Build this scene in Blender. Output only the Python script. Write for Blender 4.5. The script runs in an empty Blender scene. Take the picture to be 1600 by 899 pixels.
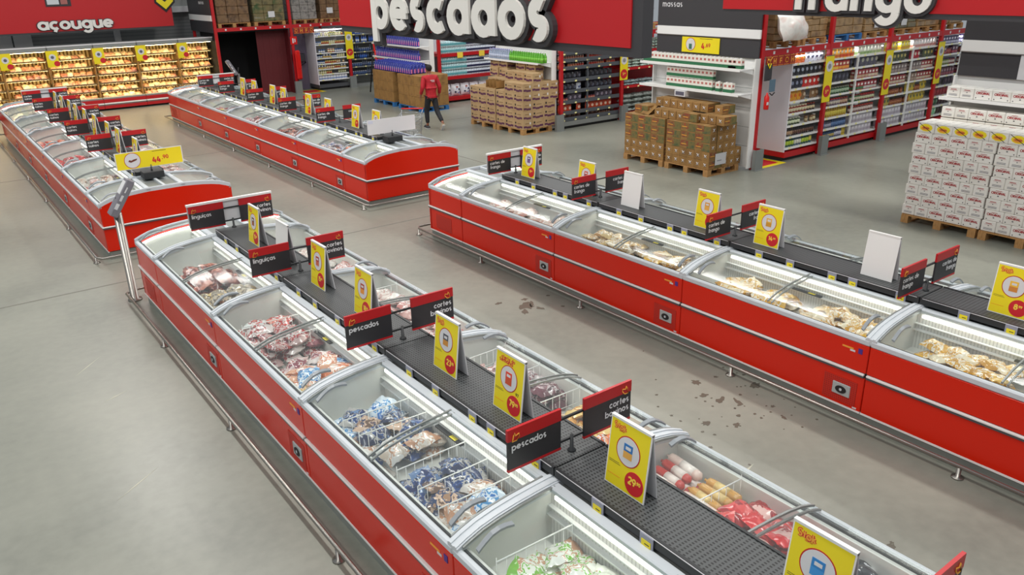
import bpy, math, random
from mathutils import Matrix, Vector
random.seed(7)
C = bpy.context.scene.collection
S = bpy.context.scene
PI = math.pi
# ------------------------------------------------------------------ camera
F_PX = 1246.6; YAW, PITCH, ROLL = 0.63550568, 0.37427131, -0.02165373; CAM_H = 4.0
fw = Vector((math.sin(YAW)*math.cos(PITCH), math.cos(YAW)*math.cos(PITCH), -math.sin(PITCH)))
r0 = Vector((math.cos(YAW), -math.sin(YAW), 0)); u0 = r0.cross(fw)
rt = r0*math.cos(ROLL)+u0*math.sin(ROLL); up = -r0*math.sin(ROLL)+u0*math.cos(ROLL)
cam = bpy.data.cameras.new('camera'); co = bpy.data.objects.new('camera', cam); C.objects.link(co)
co.matrix_world = Matrix(((rt.x, up.x, -fw.x, 0), (rt.y, up.y, -fw.y, 0), (rt.z, up.z, -fw.z, CAM_H), (0, 0, 0, 1)))
cam.sensor_width = 36; cam.lens = 36*F_PX/1600; cam.clip_end = 200; S.camera = co
# ------------------------------------------------------------------ light, exposure
S.view_settings.view_transform = 'Standard'; S.view_settings.look = 'None'
S.view_settings.gamma = 1; S.view_settings.use_curve_mapping = False
S.view_settings.exposure = 0.04
w = bpy.data.worlds.new('hall'); S.world = w; w.use_nodes = True
w.node_tree.nodes['Background'].inputs[0].default_value = (0.86, 0.93, 1.0, 1)
w.node_tree.nodes['Background'].inputs[1].default_value = 0.34
def area(name, loc, sx, sy, power, col=(1, .97, .92), rot=(0, 0, 0)):
    l = bpy.data.lights.new(name, 'AREA'); l.shape = 'RECTANGLE'; l.size = sx; l.size_y = sy; l.energy = power; l.color = col
    o = bpy.data.objects.new(name, l); C.objects.link(o); o.location = loc; o.rotation_euler = rot
    return o
for lx in (-3.5, 3.0, 10.0, 17.0):                     # rows of ceiling luminaires over the aisles
    for ly in (2.0, 11.0, 20.0):
        area('ceiling_luminaire', (lx, ly, 8.5), .5, 5.5, 330)
area('ceiling_luminaire', (4, 26.5, 8.5), 6, .5, 220)
# ------------------------------------------------------------------ materials
def lin(h):
    if isinstance(h, str):
        c = [int(h[i:i+2], 16)/255 for i in (0, 2, 4)]
        return tuple(x/12.92 if x <= .04045 else ((x+.055)/1.055)**2.4 for x in c)
    return h
MC = {}
def mat(name, col='808080', rough=.5, metal=0, emit=0, spec=.5, coat=0):
    if name in MC: return MC[name]
    m = bpy.data.materials.new(name); m.use_nodes = True; b = m.node_tree.nodes['Principled BSDF']
    b.inputs['Base Color'].default_value = (*lin(col), 1); b.inputs['Roughness'].default_value = rough
    b.inputs['Metallic'].default_value = metal; b.inputs['Specular IOR Level'].default_value = spec
    b.inputs['Coat Weight'].default_value = coat
    if emit: b.inputs['Emission Color'].default_value = (*lin(col), 1); b.inputs['Emission Strength'].default_value = emit
    MC[name] = m; return m
def nd(m, t, **k):
    n = m.node_tree.nodes.new(t)
    for a, v in k.items(): setattr(n, a, v)
    return n
def ramp(m, stops, interp='LINEAR'):
    r = nd(m, 'ShaderNodeValToRGB'); r.color_ramp.interpolation = interp
    e = r.color_ramp.elements
    while len(e) > 1: e.remove(e[-1])
    e[0].position = stops[0][0]; e[0].color = (*lin(stops[0][1]), 1)
    for p, c in stops[1:]:
        x = e.new(p); x.color = (*lin(c), 1)
    return r
def noisy(name, cols, scale=8, rough=.4, interp='LINEAR', rnd=True, detail=3, bump=0, coat=0, stretch=(1, 1, 1), lo=.3, hi=.7, metal=0):
    """object-space noise ramp, shifted per object so that copies differ"""
    if name in MC: return MC[name]
    m = mat(name, cols[0], rough, metal, coat=coat); L = m.node_tree.links; b = m.node_tree.nodes['Principled BSDF']
    tc = nd(m, 'ShaderNodeTexCoord'); mp = nd(m, 'ShaderNodeMapping'); mp.inputs['Scale'].default_value = stretch
    L.new(tc.outputs['Object'], mp.inputs['Vector']); v = mp.outputs[0]
    if rnd:
        oi = nd(m, 'ShaderNodeObjectInfo'); ml = nd(m, 'ShaderNodeMath', operation='MULTIPLY'); ml.inputs[1].default_value = 37
        L.new(oi.outputs['Random'], ml.inputs[0]); ad = nd(m, 'ShaderNodeVectorMath', operation='ADD')
        L.new(v, ad.inputs[0]); L.new(ml.outputs[0], ad.inputs[1]); v = ad.outputs[0]
    nz = nd(m, 'ShaderNodeTexNoise'); nz.inputs['Scale'].default_value = scale; nz.inputs['Detail'].default_value = detail
    L.new(v, nz.inputs['Vector'])
    n = len(cols); st = [(lo+(hi-lo)*i/max(1, n-1), c) for i, c in enumerate(cols)]
    if interp == 'CONSTANT': st = [(0 if i == 0 else lo+(hi-lo)*i/n, c) for i, c in enumerate(cols)]
    r = ramp(m, st, interp); L.new(nz.outputs[0], r.inputs[0]); L.new(r.outputs[0], b.inputs['Base Color'])
    if bump:
        bp = nd(m, 'ShaderNodeBump'); bp.inputs['Strength'].default_value = bump; bp.inputs['Distance'].default_value = .01
        L.new(nz.outputs[0], bp.inputs['Height']); L.new(bp.outputs[0], b.inputs['Normal'])
    return m
RED = mat('red_enamel', 'D2240D', .24, spec=.3); REDP = mat('red_paint', 'B5141B', .4); REDD = mat('red_print', 'C8202A', .4)
GREY = mat('grey_frame', 'C3C9CE', .42, spec=.35); WHITE = mat('white_steel', 'E6E6E4', .4); WPAN = mat('white_panel', 'D2D2D4', .5)
BLACK = mat('black_plastic', '26282A', .45); DARK = mat('dark_board', '38373A', .5); CHAR = mat('charcoal', '2C2B2E', .5)
STEEL = mat('brushed_steel', '9A9690', .32, .9); ALU = mat('galvanised', '8E9290', .45, .4); PLINTH = mat('plinth_grey', '8A908C', .4, .3)
YEL = mat('yellow_print', 'E9D51A', .45); GOLD = mat('gold_print', 'E8A33A', .5); PALEY = mat('pale_yellow', 'F2D34A', .5)
ORANGE = mat('orange_print', 'E2641C', .5); BLUEP = mat('blue_pallet_paint', '2C6CA8', .6); PASSAGE_SHADE = mat('passage_shade', '0B0B0D', .8)
MAROON = mat('maroon_curtain', '5A0F16', .6); INK = mat('ink', '1B1B1D', .6); SKYB = mat('sky_blue', '3F86C4', .5)
LINER = mat('freezer_liner', 'DCDCD6', .5); LED = mat('led_strip', 'FFFDF2', .5, emit=5); LEDW = mat('shelf_led', 'F4F8FF', .5, emit=12)
WARM = mat('warm_lamp', 'FFE2A0', .5, emit=17); SCREENB = mat('grey_screen', '55525E', .3)
random.seed(7)
WOOD = noisy('pallet_wood', ['8A6238', 'B48A55', '9C7244'], 9, .8, rnd=False, stretch=(1, 6, 1))
CARD = noisy('brown_cardboard', ['8A6738', '9A7440', '7F5E33'], 3, .8)
WHITEC = noisy('white_carton', ['DFDCD4', 'E8E6E0'], 3, .55)
BEIGE = noisy('beige_cardboard', ['A88A62', 'B89C74'], 4, .8)
SLATE = mat('slate_shelf', '54585E', .5, .2)
def glass():
    m = bpy.data.materials.new('clear_glass'); m.use_nodes = True; t = m.node_tree; t.nodes.clear()
    o = t.nodes.new('ShaderNodeOutputMaterial'); mx = t.nodes.new('ShaderNodeMixShader'); m2 = t.nodes.new('ShaderNodeMixShader')
    tr = t.nodes.new('ShaderNodeBsdfTransparent'); tr.inputs[0].default_value = (.95, .97, .97, 1)
    gl = t.nodes.new('ShaderNodeBsdfGlossy'); gl.inputs['Roughness'].default_value = .06
    df = t.nodes.new('ShaderNodeBsdfDiffuse'); df.inputs[0].default_value = (.75, .8, .8, 1)
    lw = t.nodes.new('ShaderNodeLayerWeight'); lw.inputs[0].default_value = .5
    pw_ = t.nodes.new('ShaderNodeMath'); pw_.operation = 'POWER'; pw_.inputs[1].default_value = 6
    fr = t.nodes.new('ShaderNodeMath'); fr.operation = 'MULTIPLY_ADD'; fr.inputs[1].default_value = .35; fr.inputs[2].default_value = .02
    t.links.new(lw.outputs['Facing'], pw_.inputs[0]); t.links.new(pw_.outputs[0], fr.inputs[0])
    t.links.new(fr.outputs[0], mx.inputs[0]); m2.inputs[0].default_value = .03
    t.links.new(tr.outputs[0], m2.inputs[1]); t.links.new(df.outputs[0], m2.inputs[2])
    t.links.new(m2.outputs[0], mx.inputs[1]); t.links.new(gl.outputs[0], mx.inputs[2]); t.links.new(mx.outputs[0], o.inputs[0])
    return m
GLASS = glass()
def floor_mat():
    m = mat('polished_concrete', '8A887E', .32, spec=.45); L = m.node_tree.links; b = m.node_tree.nodes['Principled BSDF']
    tc = nd(m, 'ShaderNodeTexCoord')
    n1 = nd(m, 'ShaderNodeTexNoise'); n1.inputs['Scale'].default_value = .35; n1.inputs['Detail'].default_value = 6
    n2 = nd(m, 'ShaderNodeTexNoise'); n2.inputs['Scale'].default_value = 9; n2.inputs['Detail'].default_value = 8
    L.new(tc.outputs['Object'], n1.inputs['Vector']); L.new(tc.outputs['Object'], n2.inputs['Vector'])
    mx = nd(m, 'ShaderNodeMath', operation='MULTIPLY_ADD'); mx.inputs[1].default_value = .25
    L.new(n2.outputs[0], mx.inputs[0]); L.new(n1.outputs[0], mx.inputs[2])
    r = ramp(m, [(.42, '72746C'), (.6, '83857B'), (.82, '919287')]); L.new(mx.outputs[0], r.inputs[0])
    L.new(r.outputs[0], b.inputs['Base Color'])
    r2 = nd(m, 'ShaderNodeMapRange'); r2.inputs[3].default_value = .24; r2.inputs[4].default_value = .42
    L.new(n1.outputs[0], r2.inputs[0]); L.new(r2.outputs[0], b.inputs['Roughness'])
    return m
def grid_mat(name, base, hole, sx, sy, duty=.45, rough=.5, axes=('X', 'Y'), stagger=True):
    """slotted / ribbed surface pattern in object space"""
    m = mat(name, base, rough); L = m.node_tree.links; b = m.node_tree.nodes['Principled BSDF']
    tc = nd(m, 'ShaderNodeTexCoord'); sp = nd(m, 'ShaderNodeSeparateXYZ'); L.new(tc.outputs['Object'], sp.inputs[0])
    def cell(ax, s, add=None):
        k = nd(m, 'ShaderNodeMath', operation='DIVIDE'); k.inputs[1].default_value = s; L.new(sp.outputs[ax], k.inputs[0]); o = k.outputs[0]
        fr = nd(m, 'ShaderNodeMath', operation='FRACT'); L.new(o, fr.inputs[0])
        lt = nd(m, 'ShaderNodeMath', operation='LESS_THAN'); lt.inputs[1].default_value = duty; L.new(fr.outputs[0], lt.inputs[0])
        return lt.outputs[0]
    a = cell(axes[0], sx)
    if sy:
        c = cell(axes[1], sy); mu = nd(m, 'ShaderNodeMath', operation='MULTIPLY'); L.new(a, mu.inputs[0]); L.new(c, mu.inputs[1]); a = mu.outputs[0]
    mx = nd(m, 'ShaderNodeMix', data_type='RGBA'); mx.inputs[6].default_value = (*lin(base), 1); mx.inputs[7].default_value = (*lin(hole), 1)
    L.new(a, mx.inputs[0]); L.new(mx.outputs[2], b.inputs['Base Color']); return m
PERF = grid_mat('perforated_deck', '4A4D4E', '101112', .022, .034, .5)
RIB = grid_mat('ribbed_liner', 'DEDDD8', 'BDBDB8', .03, 0, .3, axes=('Y', 'Y'))
RIBX = grid_mat('ribbed_rear_panel', 'FFE9A8', '8C6A2C', .11, 0, .45, axes=('X', 'X'))
VENTM = grid_mat('vent_grille', 'C02312', '7A120A', .02, .02, .45, axes=('Y', 'Z'))
# ------------------------------------------------------------------ mesh builder
def arc(cx, cy, rx, a0, a1, n=14, ry=None):
    ry = ry or rx
    return [(cx+rx*math.cos(math.radians(a0+(a1-a0)*i/n)), cy+ry*math.sin(math.radians(a0+(a1-a0)*i/n))) for i in range(n+1)]
O_ = arc(.5, .5, .5, 0, 360, 20)
def bowl(s=1): return O_
G = {   # geometric sans, stroke centre lines; x-height 1
 'o': (1.0, [O_]), 'a': (1.0, [O_, [(1, 1.12), (1, -.12)]]), 'd': (1.0, [O_, [(1, 1.75), (1, -.12)]]), 'q': (1.0, [O_, [(1, 1.1), (1, -.7)]]),
 'p': (1.0, [O_, [(0, 1.12), (0, -.75)]]), 'b': (1.0, [O_, [(0, 1.75), (0, -.12)]]), 'c': (.85, [arc(.5, .5, .5, 50, 310)]),
 'ç': (.85, [arc(.5, .5, .5, 50, 310), [(.55, -.1), (.4, -.5)]]), 'e': (1.0, [arc(.5, .5, .5, 0, 315), [(0, .5), (1.1, .5)]]),
 'g': (1.0, [O_, [(1, 1.12), (1, -.2)], arc(.5, -.2, .5, 0, -150)]), 'u': (.9, [[(0, 1.12), (0, .4)], arc(.45, .4, .45, 180, 360), [(.9, 1.12), (.9, -.12)]]),
 'n': (.85, [[(0, 1.12), (0, -.12)], arc(.425, .58, .425, 180, 0), [(.85, .6), (.85, -.12)]]),
 'm': (1.4, [[(0, 1.12), (0, -.12)], arc(.35, .65, .35, 180, 0), [(.7, .65), (.7, -.12)], arc(1.05, .65, .35, 180, 0), [(1.4, .65), (1.4, -.12)]]),
 'r': (.45, [[(0, 1.12), (0, -.12)], arc(.45, .5, .45, 180, 80)]), 'i': (.05, [[(0, 1.12), (0, -.12)], [(0, 1.4), (0, 1.65)]]), 'l': (.05, [[(0, 1.75), (0, -.12)]]),
 't': (.5, [[(.25, 1.6), (.25, -.12)], [(0, 1), (.55, 1)]]), 'f': (.5, [[(.2, 1.2), (.2, -.12)], arc(.55, 1.25, .35, 180, 90), [(0, 1), (.55, 1)]]),
 'v': (.9, [[(0, 1.1), (.45, -.05)], [(.45, -.05), (.9, 1.1)]]), 'k': (.8, [[(0, 1.75), (0, -.12)], [(0, .45), (.7, 1.1)], [(.25, .6), (.8, -.1)]]),
 's': (.7, [arc(.36, .76, .28, 50, 270)+arc(.36, .24, .24, 90, -130)]), 'h': (.85, [[(0, 1.75), (0, -.12)], arc(.425, .58, .425, 180, 0), [(.85, .6), (.85, -.12)]]),
 ' ': (.4, []), ',': (.1, [[(.1, .1), (0, -.3)]]),
 'O': (1.4, [arc(.7, .8, .7, 0, 360, 20, .8)]), 'I': (.1, [[(.05, 1.7), (.05, -.1)]]), 'L': (.7, [[(0, 1.7), (0, -.1)], [(0, 0), (.75, 0)]]),
 'N': (1.0, [[(0, 1.7), (0, -.1)], [(0, 1.6), (1, 0)], [(1, 1.7), (1, -.1)]]), 'A': (1.1, [[(0, -.1), (.55, 1.65)], [(.55, 1.65), (1.1, -.1)], [(.25, .5), (.85, .5)]]),
 'R': (.9, [[(0, 1.7), (0, -.1)], [(0, 1.6), (.4, 1.6)]+arc(.4, 1.18, .42, 90, -90)+[(0, .76)], [(.4, .76), (.9, -.1)]]),
 'G': (1.3, [arc(.7, .8, .7, 45, 360, 18, .8), [(.7, .8), (1.5, .8)]]), 'E': (.7, [[(0, 1.7), (0, -.1)], [(0, 1.6), (.7, 1.6)], [(0, .8), (.6, .8)], [(0, 0), (.7, 0)]]),
 'C': (1.1, [arc(.7, .8, .7, 50, 310, 16, .8)]), 'T': (.9, [[(.45, 1.7), (.45, -.1)], [(0, 1.6), (.9, 1.6)]]),
 'S': (.9, [arc(.45, 1.22, .42, 40, 270, 10, .4)+arc(.45, .4, .42, 90, -140, 10, .4)]), 'H': (.9, [[(0, 1.7), (0, -.1)], [(.9, 1.7), (.9, -.1)], [(0, .8), (.9, .8)]]),
 '0': (.9, [arc(.45, .8, .45, 0, 360, 18, .8)]), '1': (.4, [[(.35, 1.7), (.35, -.1)], [(0, 1.3), (.35, 1.6)]]),
 '2': (.9, [arc(.45, 1.15, .45, 160, -40, 12)+[(0, 0)], [(0, 0), (.95, 0)]]), '3': (.9, [arc(.42, 1.2, .4, 140, -90), arc(.42, .4, .42, 90, -140)]),
 '4': (1.0, [[(.55, 1.65), (0, .4)], [(0, .4), (1.05, .4)], [(.75, 1.0), (.75, -.15)]]), '5': (.9, [[(.8, 1.6), (.15, 1.6)], [(.15, 1.6), (.1, .9)], arc(.42, .5, .5, 130, -140)]),
 '6': (.9, [arc(.45, .48, .45, 0, 360), [(.05, .6), (.55, 1.65)]]), '7': (.8, [[(0, 1.6), (.85, 1.6)], [(.85, 1.6), (.3, -.1)]]),
 '8': (.9, [arc(.45, 1.2, .38, 0, 360), arc(.45, .42, .45, 0, 360)]), '9': (.9, [arc(.45, 1.12, .45, 0, 360), [(.88, 1.0), (.35, -.05)]])}
def textw(s, gap=.5): return sum(G[c][0]+gap for c in s)-gap
class MB:
    def __init__(self): self.v = []; self.f = []; self.m = []; self.mats = []; self.sm = []
    def mi(self, m):
        if m not in self.mats: self.mats.append(m)
        return self.mats.index(m)
    def add(self, vs, fs, m, smooth=False):
        k = len(self.v); self.v += [tuple(p) for p in vs]; i = self.mi(m)
        for f in fs: self.f.append(tuple(a+k for a in f)); self.m.append(i); self.sm.append(smooth)
        return self
    def box(self, x0, x1, y0, y1, z0, z1, m, bev=0):
        if x0 > x1: x0, x1 = x1, x0
        if y0 > y1: y0, y1 = y1, y0
        if not bev:
            vs = [(x, y, z) for z in (z0, z1) for y in (y0, y1) for x in (x0, x1)]
            return self.add(vs, [(0, 2, 3, 1), (4, 5, 7, 6), (0, 1, 5, 4), (2, 6, 7, 3), (0, 4, 6, 2), (1, 3, 7, 5)], m)
        b = min(bev, (x1-x0)/2.01, (y1-y0)/2.01, (z1-z0)/2.01); vs = []
        for z, i in ((z0, b), (z0+b, 0), (z1-b, 0), (z1, b)):
            vs += [(x0+i, y0+b if not i else y0+i, z), (x1-i, y0+b if not i else y0+i, z)] if 0 else []
            if i: vs += [(x0+b, y0+b, z), (x1-b, y0+b, z), (x1-b, y1-b, z), (x0+b, y1-b, z)]*1
            else: vs += [(x0, y0+b, z), (x0+b, y0, z), (x1-b, y0, z), (x1, y0+b, z), (x1, y1-b, z), (x1-b, y1, z), (x0+b, y1, z), (x0, y1-b, z)]
        A, B, D, E = 0, 4, 12, 20
        fs = [(3, 2, 1, 0), (E, E+1, E+2, E+3)]
        for j in range(8): fs.append((B+j, B+(j+1) % 8, D+(j+1) % 8, D+j))
        mp = [0, 0, 1, 1, 2, 2, 3, 3]
        for j in range(8):
            a, c = mp[j], mp[(j+1) % 8]
            if a == c: fs.append((a, B+(j+1) % 8, B+j)); fs.append((D+j, D+(j+1) % 8, E+a))
            else: fs.append((a, c, B+(j+1) % 8, B+j)); fs.append((D+j, D+(j+1) % 8, E+c, E+a))
        return self.add(vs, fs, m)
    def quad(self, a, b, c, d, m): return self.add([a, b, c, d], [(0, 1, 2, 3)], m)
    def ext(self, poly, O, R, U, d, m, back=True):
        """extrude 2-D polygon (ccw seen from N) by d along N = R x U"""
        O, R, U = Vector(O), Vector(R), Vector(U); N = R.cross(U); n = len(poly)
        a = [O+R*p[0]+U*p[1]+N*d for p in poly]; b = [O+R*p[0]+U*p[1] for p in poly]
        fs = [tuple(range(n))]+[(i+n, (i+1) % n+n, (i+1) % n, i) for i in range(n)]
        if back: fs.append(tuple(range(2*n-1, n-1, -1)))
        return self.add(a+b, fs, m)
    def disc(self, O, R, U, r, d, m, n=24, ry=None):
        return self.ext([(r*math.cos(2*PI*i/n), (ry or r)*math.sin(2*PI*i/n)) for i in range(n)], O, R, U, d, m)
    def tube(self, pts, r, m, n=8, closed=False):
        pts = [Vector(p) for p in pts]; N = len(pts); vs = []; fs = []
        for i, p in enumerate(pts):
            t = (pts[(i+1) % N]-pts[i-1]) if (closed or 0 < i < N-1) else (pts[1]-p if i == 0 else p-pts[i-1])
            t.normalize(); a = Vector((0, 0, 1)) if abs(t.z) < .9 else Vector((1, 0, 0)); s = t.cross(a).normalized(); q = s.cross(t)
            rr = r[i] if isinstance(r, (list, tuple)) else r
            vs += [p+(s*math.cos(2*PI*j/n)+q*math.sin(2*PI*j/n))*rr for j in range(n)]
        for i in range(N if closed else N-1):
            for j in range(n):
                k = (i+1) % N; fs.append((i*n+j, k*n+j, k*n+(j+1) % n, i*n+(j+1) % n))
        if not closed: fs += [tuple(range(n)), tuple(range(N*n-1, (N-1)*n-1, -1))]
        return self.add(vs, fs, m, True)
    def lathe(self, prof, m, n=10, c=(0, 0)):
        vs = []; fs = []; N = len(prof)
        for r, z in prof: vs += [(c[0]+r*math.cos(2*PI*j/n), c[1]+r*math.sin(2*PI*j/n), z) for j in range(n)]
        for i in range(N-1):
            for j in range(n): fs.append((i*n+j, i*n+(j+1) % n, (i+1)*n+(j+1) % n, (i+1)*n+j))
        fs += [tuple(range(n-1, -1, -1)), tuple(range((N-1)*n, N*n))]
        return self.add(vs, fs, m, True)
    def text(self, s, O, R, U, h, m, hw=.19, d=.002, gap=.5, grow=0):
        """h = x-height; O = baseline start"""
        O, R, U = Vector(O), Vector(R), Vector(U); x = 0
        for ch in s:
            wd, st = G[ch]
            for si, pl in enumerate(st):
                P = [Vector(p) for p in pl]; n = len(P)
                closed = (P[0]-P[-1]).length < 1e-3
                if grow and not closed:
                    P[0] = P[0]+(P[0]-P[1]).normalized()*grow; P[-1] = P[-1]+(P[-1]-P[-2]).normalized()*grow
                a = []; b = []; W = hw+grow
                for i in range(n):
                    if closed: t = P[(i+1) % (n-1)]-P[(i-1) % (n-1)]
                    else: t = P[min(i+1, n-1)]-P[max(i-1, 0)]
                    t.normalize(); q = Vector((-t.y, t.x)); k = min(W, 99)
                    a.append(P[i]+q*k); b.append(P[i]-q*k)
                for i in range(n-1):
                    poly = [b[i], b[i+1], a[i+1], a[i]]
                    self.ext([((p.x+x)*h, p.y*h) for p in poly], O, R, U, d*(1+.06*si)+(3e-5*(i % 2) if not (len(P) > 4) else 0), m, back=False)
            x += wd+gap
        return self
    def build(self, name, parent=None, loc=(0, 0, 0), rot=(0, 0, 0)):
        me = bpy.data.meshes.new(name); me.from_pydata(self.v, [], self.f)
        for m in self.mats: me.materials.append(m)
        me.polygons.foreach_set('material_index', self.m); me.polygons.foreach_set('use_smooth', self.sm); me.update()
        o = bpy.data.objects.new(name, me); C.objects.link(o); o.location = loc; o.rotation_euler = rot
        if parent: o.parent = parent
        return o
def tag(o, label=None, cat=None, group=None, kind=None):
    if label: o['label'] = label
    if cat: o['category'] = cat
    if group: o['group'] = group
    if kind: o['kind'] = kind
    return o
def thing(name, label, cat, loc=(0, 0, 0), rz=0, group=None):
    o = bpy.data.objects.new(name, None); C.objects.link(o); o.location = loc; o.rotation_euler = (0, 0, rz); o.empty_display_size = .1
    return tag(o, label, cat, group)
def children(o): return [c for c in o.children]
def copy_tree(o, parent=None):
    c = o.copy(); C.objects.link(c); c.parent = parent
    for ch in list(o.children): copy_tree(ch, c)
    return c
def inst(proto, name, label, cat, loc, rot=(0, 0, 0), group=None, sc=None):
    """first use moves the prototype itself, later uses are copies"""
    if proto.get('used'): o = copy_tree(proto)
    else: o = proto; o['used'] = 1
    o.name = name; o.location = loc; o.rotation_euler = rot
    if sc: o.scale = sc if isinstance(sc, tuple) else (sc, sc, sc)
    for k in ('group',):
        if k in o: del o[k]
    return tag(o, label, cat, group)
NX = (0, -1, 0); ZU = (0, 0, 1)      # right / up vectors of a face looking towards -x
XR = (1, 0, 0)                       # right vector of a face looking towards -y
# ------------------------------------------------------------------ setting
tag(MB().box(-14, 32, -6, 34, -.2, 0, floor_mat()).build('floor'), kind='structure')
GW = grid_mat('corrugated_wall', '8F9294', '7C7F81', .12, 0, .3, axes=('Z', 'Z'))
tag(MB().box(-14, 32, 33, 33.2, 0, 8, GW).build('wall_back'), kind='structure')
mb = MB()
for (a, b) in ((2.9, 3.35), (3.4, 3.95), (6.6, 6.8)): mb.box(a, b, 32.86, 33, 0, 8, WPAN)
tag(mb.build('trim_1'), kind='structure')
tag(MB().box(8.0, 9.5, 32.2, 33, 2.95, 3.15, WPAN).box(8.0, 9.5, 32.4, 33, 3.15, 5, ALU).build('trim_2'), kind='structure')
# saw-cut joints of the slab
jt = MB(); JM = mat('joint_dark', '6C6A62', .7)
for y in (-1.5, 5.2, 11.95, 18.6, 25.3): pass
jt.box(-14, 32, 11.93, 11.965, 0, .0015, JM); jt.box(-14, 32, 20.3, 20.33, 0, .0015, JM); jt.box(10.2, 10.23, -6, 30, 0, .0015, JM); jt.box(-.9, -.87, -6, 30, 0, .0015, JM)
tag(jt.build('trim_3'), kind='structure')
STAIN = mat('wet_stain', '5F5C52', .25)
def stain(label, cx, cy, pts, seed):
    rd = random.Random(seed); m = MB(); pts = [(a, b, c*.8, d, e) for a, b, c, d, e in pts]
    for (dx, dy, r, el, ang) in pts:
        n = 15; poly = []
        for i in range(n):
            a = 2*PI*i/n; q = r*(rd.uniform(.5, 1.25)); x = q*math.cos(a)*el; y = q*math.sin(a)
            poly.append((dx+x*math.cos(ang)-y*math.sin(ang), dy+x*math.sin(ang)+y*math.cos(ang)))
        m.ext(poly, (0, 0, 0), (1, 0, 0), (0, 1, 0), .0012, STAIN)
    tag(m.build('floor_stain', loc=(cx, cy, .0004)), label, 'stain')
stain('dark splash on the concrete between the two near freezer islands', 5.79, 7.55, [(0, 0, .13, 1.2, .5), (.1, .02, .06, 2, 1), (.13, .2, .05, 1.3, 0), (-.22, .3, .045, 1.4, 0), (.1, -.17, .05, 1.6, 2), (-.12, -.13, .05, 2.2, 1.0), (.45, .1, .03, 1.3, 0), (.36, -.3, .03, 1.3, 0)], 1)
stain('scattered dark blotches on the aisle concrete nearer the camera', 5.8, 4.4, [(0, 0, .05, 1.8, .3), (.1, -.14, .04, 2.5, 1.1), (-.05, .17, .04, 1.5, 0), (.52, -.02, .06, 1.5, .3), (-.45, -.2, .05, 1.2, 0), (-.25, -.4, .04, 1.6, .4), (.3, -.4, .03, 1.2, 0), (-.6, .1, .025, 1, 0), (-.1, -.3, .03, 1, 0), (.1, .4, .07, 1.1, .5), (.62, .2, .025, 1, 0), (.2, -.6, .035, 1.5, 1), (-.75, -.5, .03, 1.5, 0), (.35, .35, .03, 1, 0)], 2)
rd_ = random.Random(8); m = MB()
for _ in range(46):
    x, y, q = rd_.gauss(5.85, .42), rd_.gauss(4.4, .5), rd_.uniform(.007, .018); m.ext([(x+q*math.cos(a)*rd_.uniform(.6, 1.6), y+q*math.sin(a)) for a in (0, 1.2, 2.4, 3.6, 4.9)], (0, 0, .0004), (1, 0, 0), (0, 1, 0), .001, STAIN)
tag(m.build('floor_specks'), 'tiny dark specks sprinkled around the blotches on the aisle concrete', 'specks', kind='stuff')
stain('small lone leaf-like blotch on concrete beside the near freezer glass', 5.05, 2.2, [(0, 0, .04, 1.6, .3), (.05, .02, .02, 1, 0)], 3)
stain('tiny dark drop on the concrete at the bottom right', 5.13, 1.84, [(0, 0, .025, 1.6, .3)], 4)
SC = mat('pale_scuff', 'B4B2A0', .4)
for i, (a, b, w_) in enumerate((((.62, 6.42), (1.02, 6.72), .012), ((.75, 9.1), (1.1, 9.5), .012), ((.9, 8.3), (1.15, 8.42), .014), ((4.9, 3.45), (5.15, 3.5), .02))):
    a, b = Vector(a), Vector(b); q = (b-a).normalized(); q = Vector((-q.y, q.x))*w_/2; c_ = (a+b)/2
    m = MB(); m.ext([tuple(a-c_), tuple(-q*1.0), tuple(b-c_), tuple(q*1.0)], (0, 0, 0), (1, 0, 0), (0, 1, 0), .0008, SC)
    tag(m.build('floor_scuff', loc=(c_.x, c_.y, .0004)), ('long pale scratch on the concrete at the lower left', 'pale scratch on the concrete left of the price checker post', 'short pale scuff on the concrete, middle left', 'pale scuff in the aisle beside the right island')[i], 'scuff')
# ------------------------------------------------------------------ island freezers
PR = [(1.0, .865), (.92, .90), (.82, .935), (.7, .96), (.55, .98), (.4, .992), (.26, 1.0)]
def zprof(x):
    x = abs(x)
    if x <= .26: return 1.0
    for (a, za), (b, zb) in zip(PR, PR[1:]):
        if b <= x <= a: return zb+(za-zb)*(x-b)/(a-b)
    return PR[0][1]
def arch(m, xs, y0, y1, dlo, dhi, mt, smooth=False):
    """curved slab following the lid profile, between y0 and y1"""
    vs = []
    for x in xs: z = zprof(x); vs += [(x, y0, z+dlo), (x, y1, z+dlo), (x, y1, z+dhi), (x, y0, z+dhi)]
    fs = []; n = len(xs)
    for i in range(n-1):
        a = 4*i; b = a+4
        fs += [(a+3, b+3, b+2, a+2), (a, a+1, b+1, b), (a, b, b+3, a+3), (a+1, a+2, b+2, b+1)]
    fs += [(0, 3, 2, 1), (4*n-4, 4*n-3, 4*n-2, 4*n-1)]
    m.add(vs, fs, mt, smooth)
XL = [-1, -.96, -.92, -.82, -.7, -.55, -.4, -.26]; XR_ = [-x for x in reversed(XL)]
XA = XL+[-.1, .1]+XR_
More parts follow.
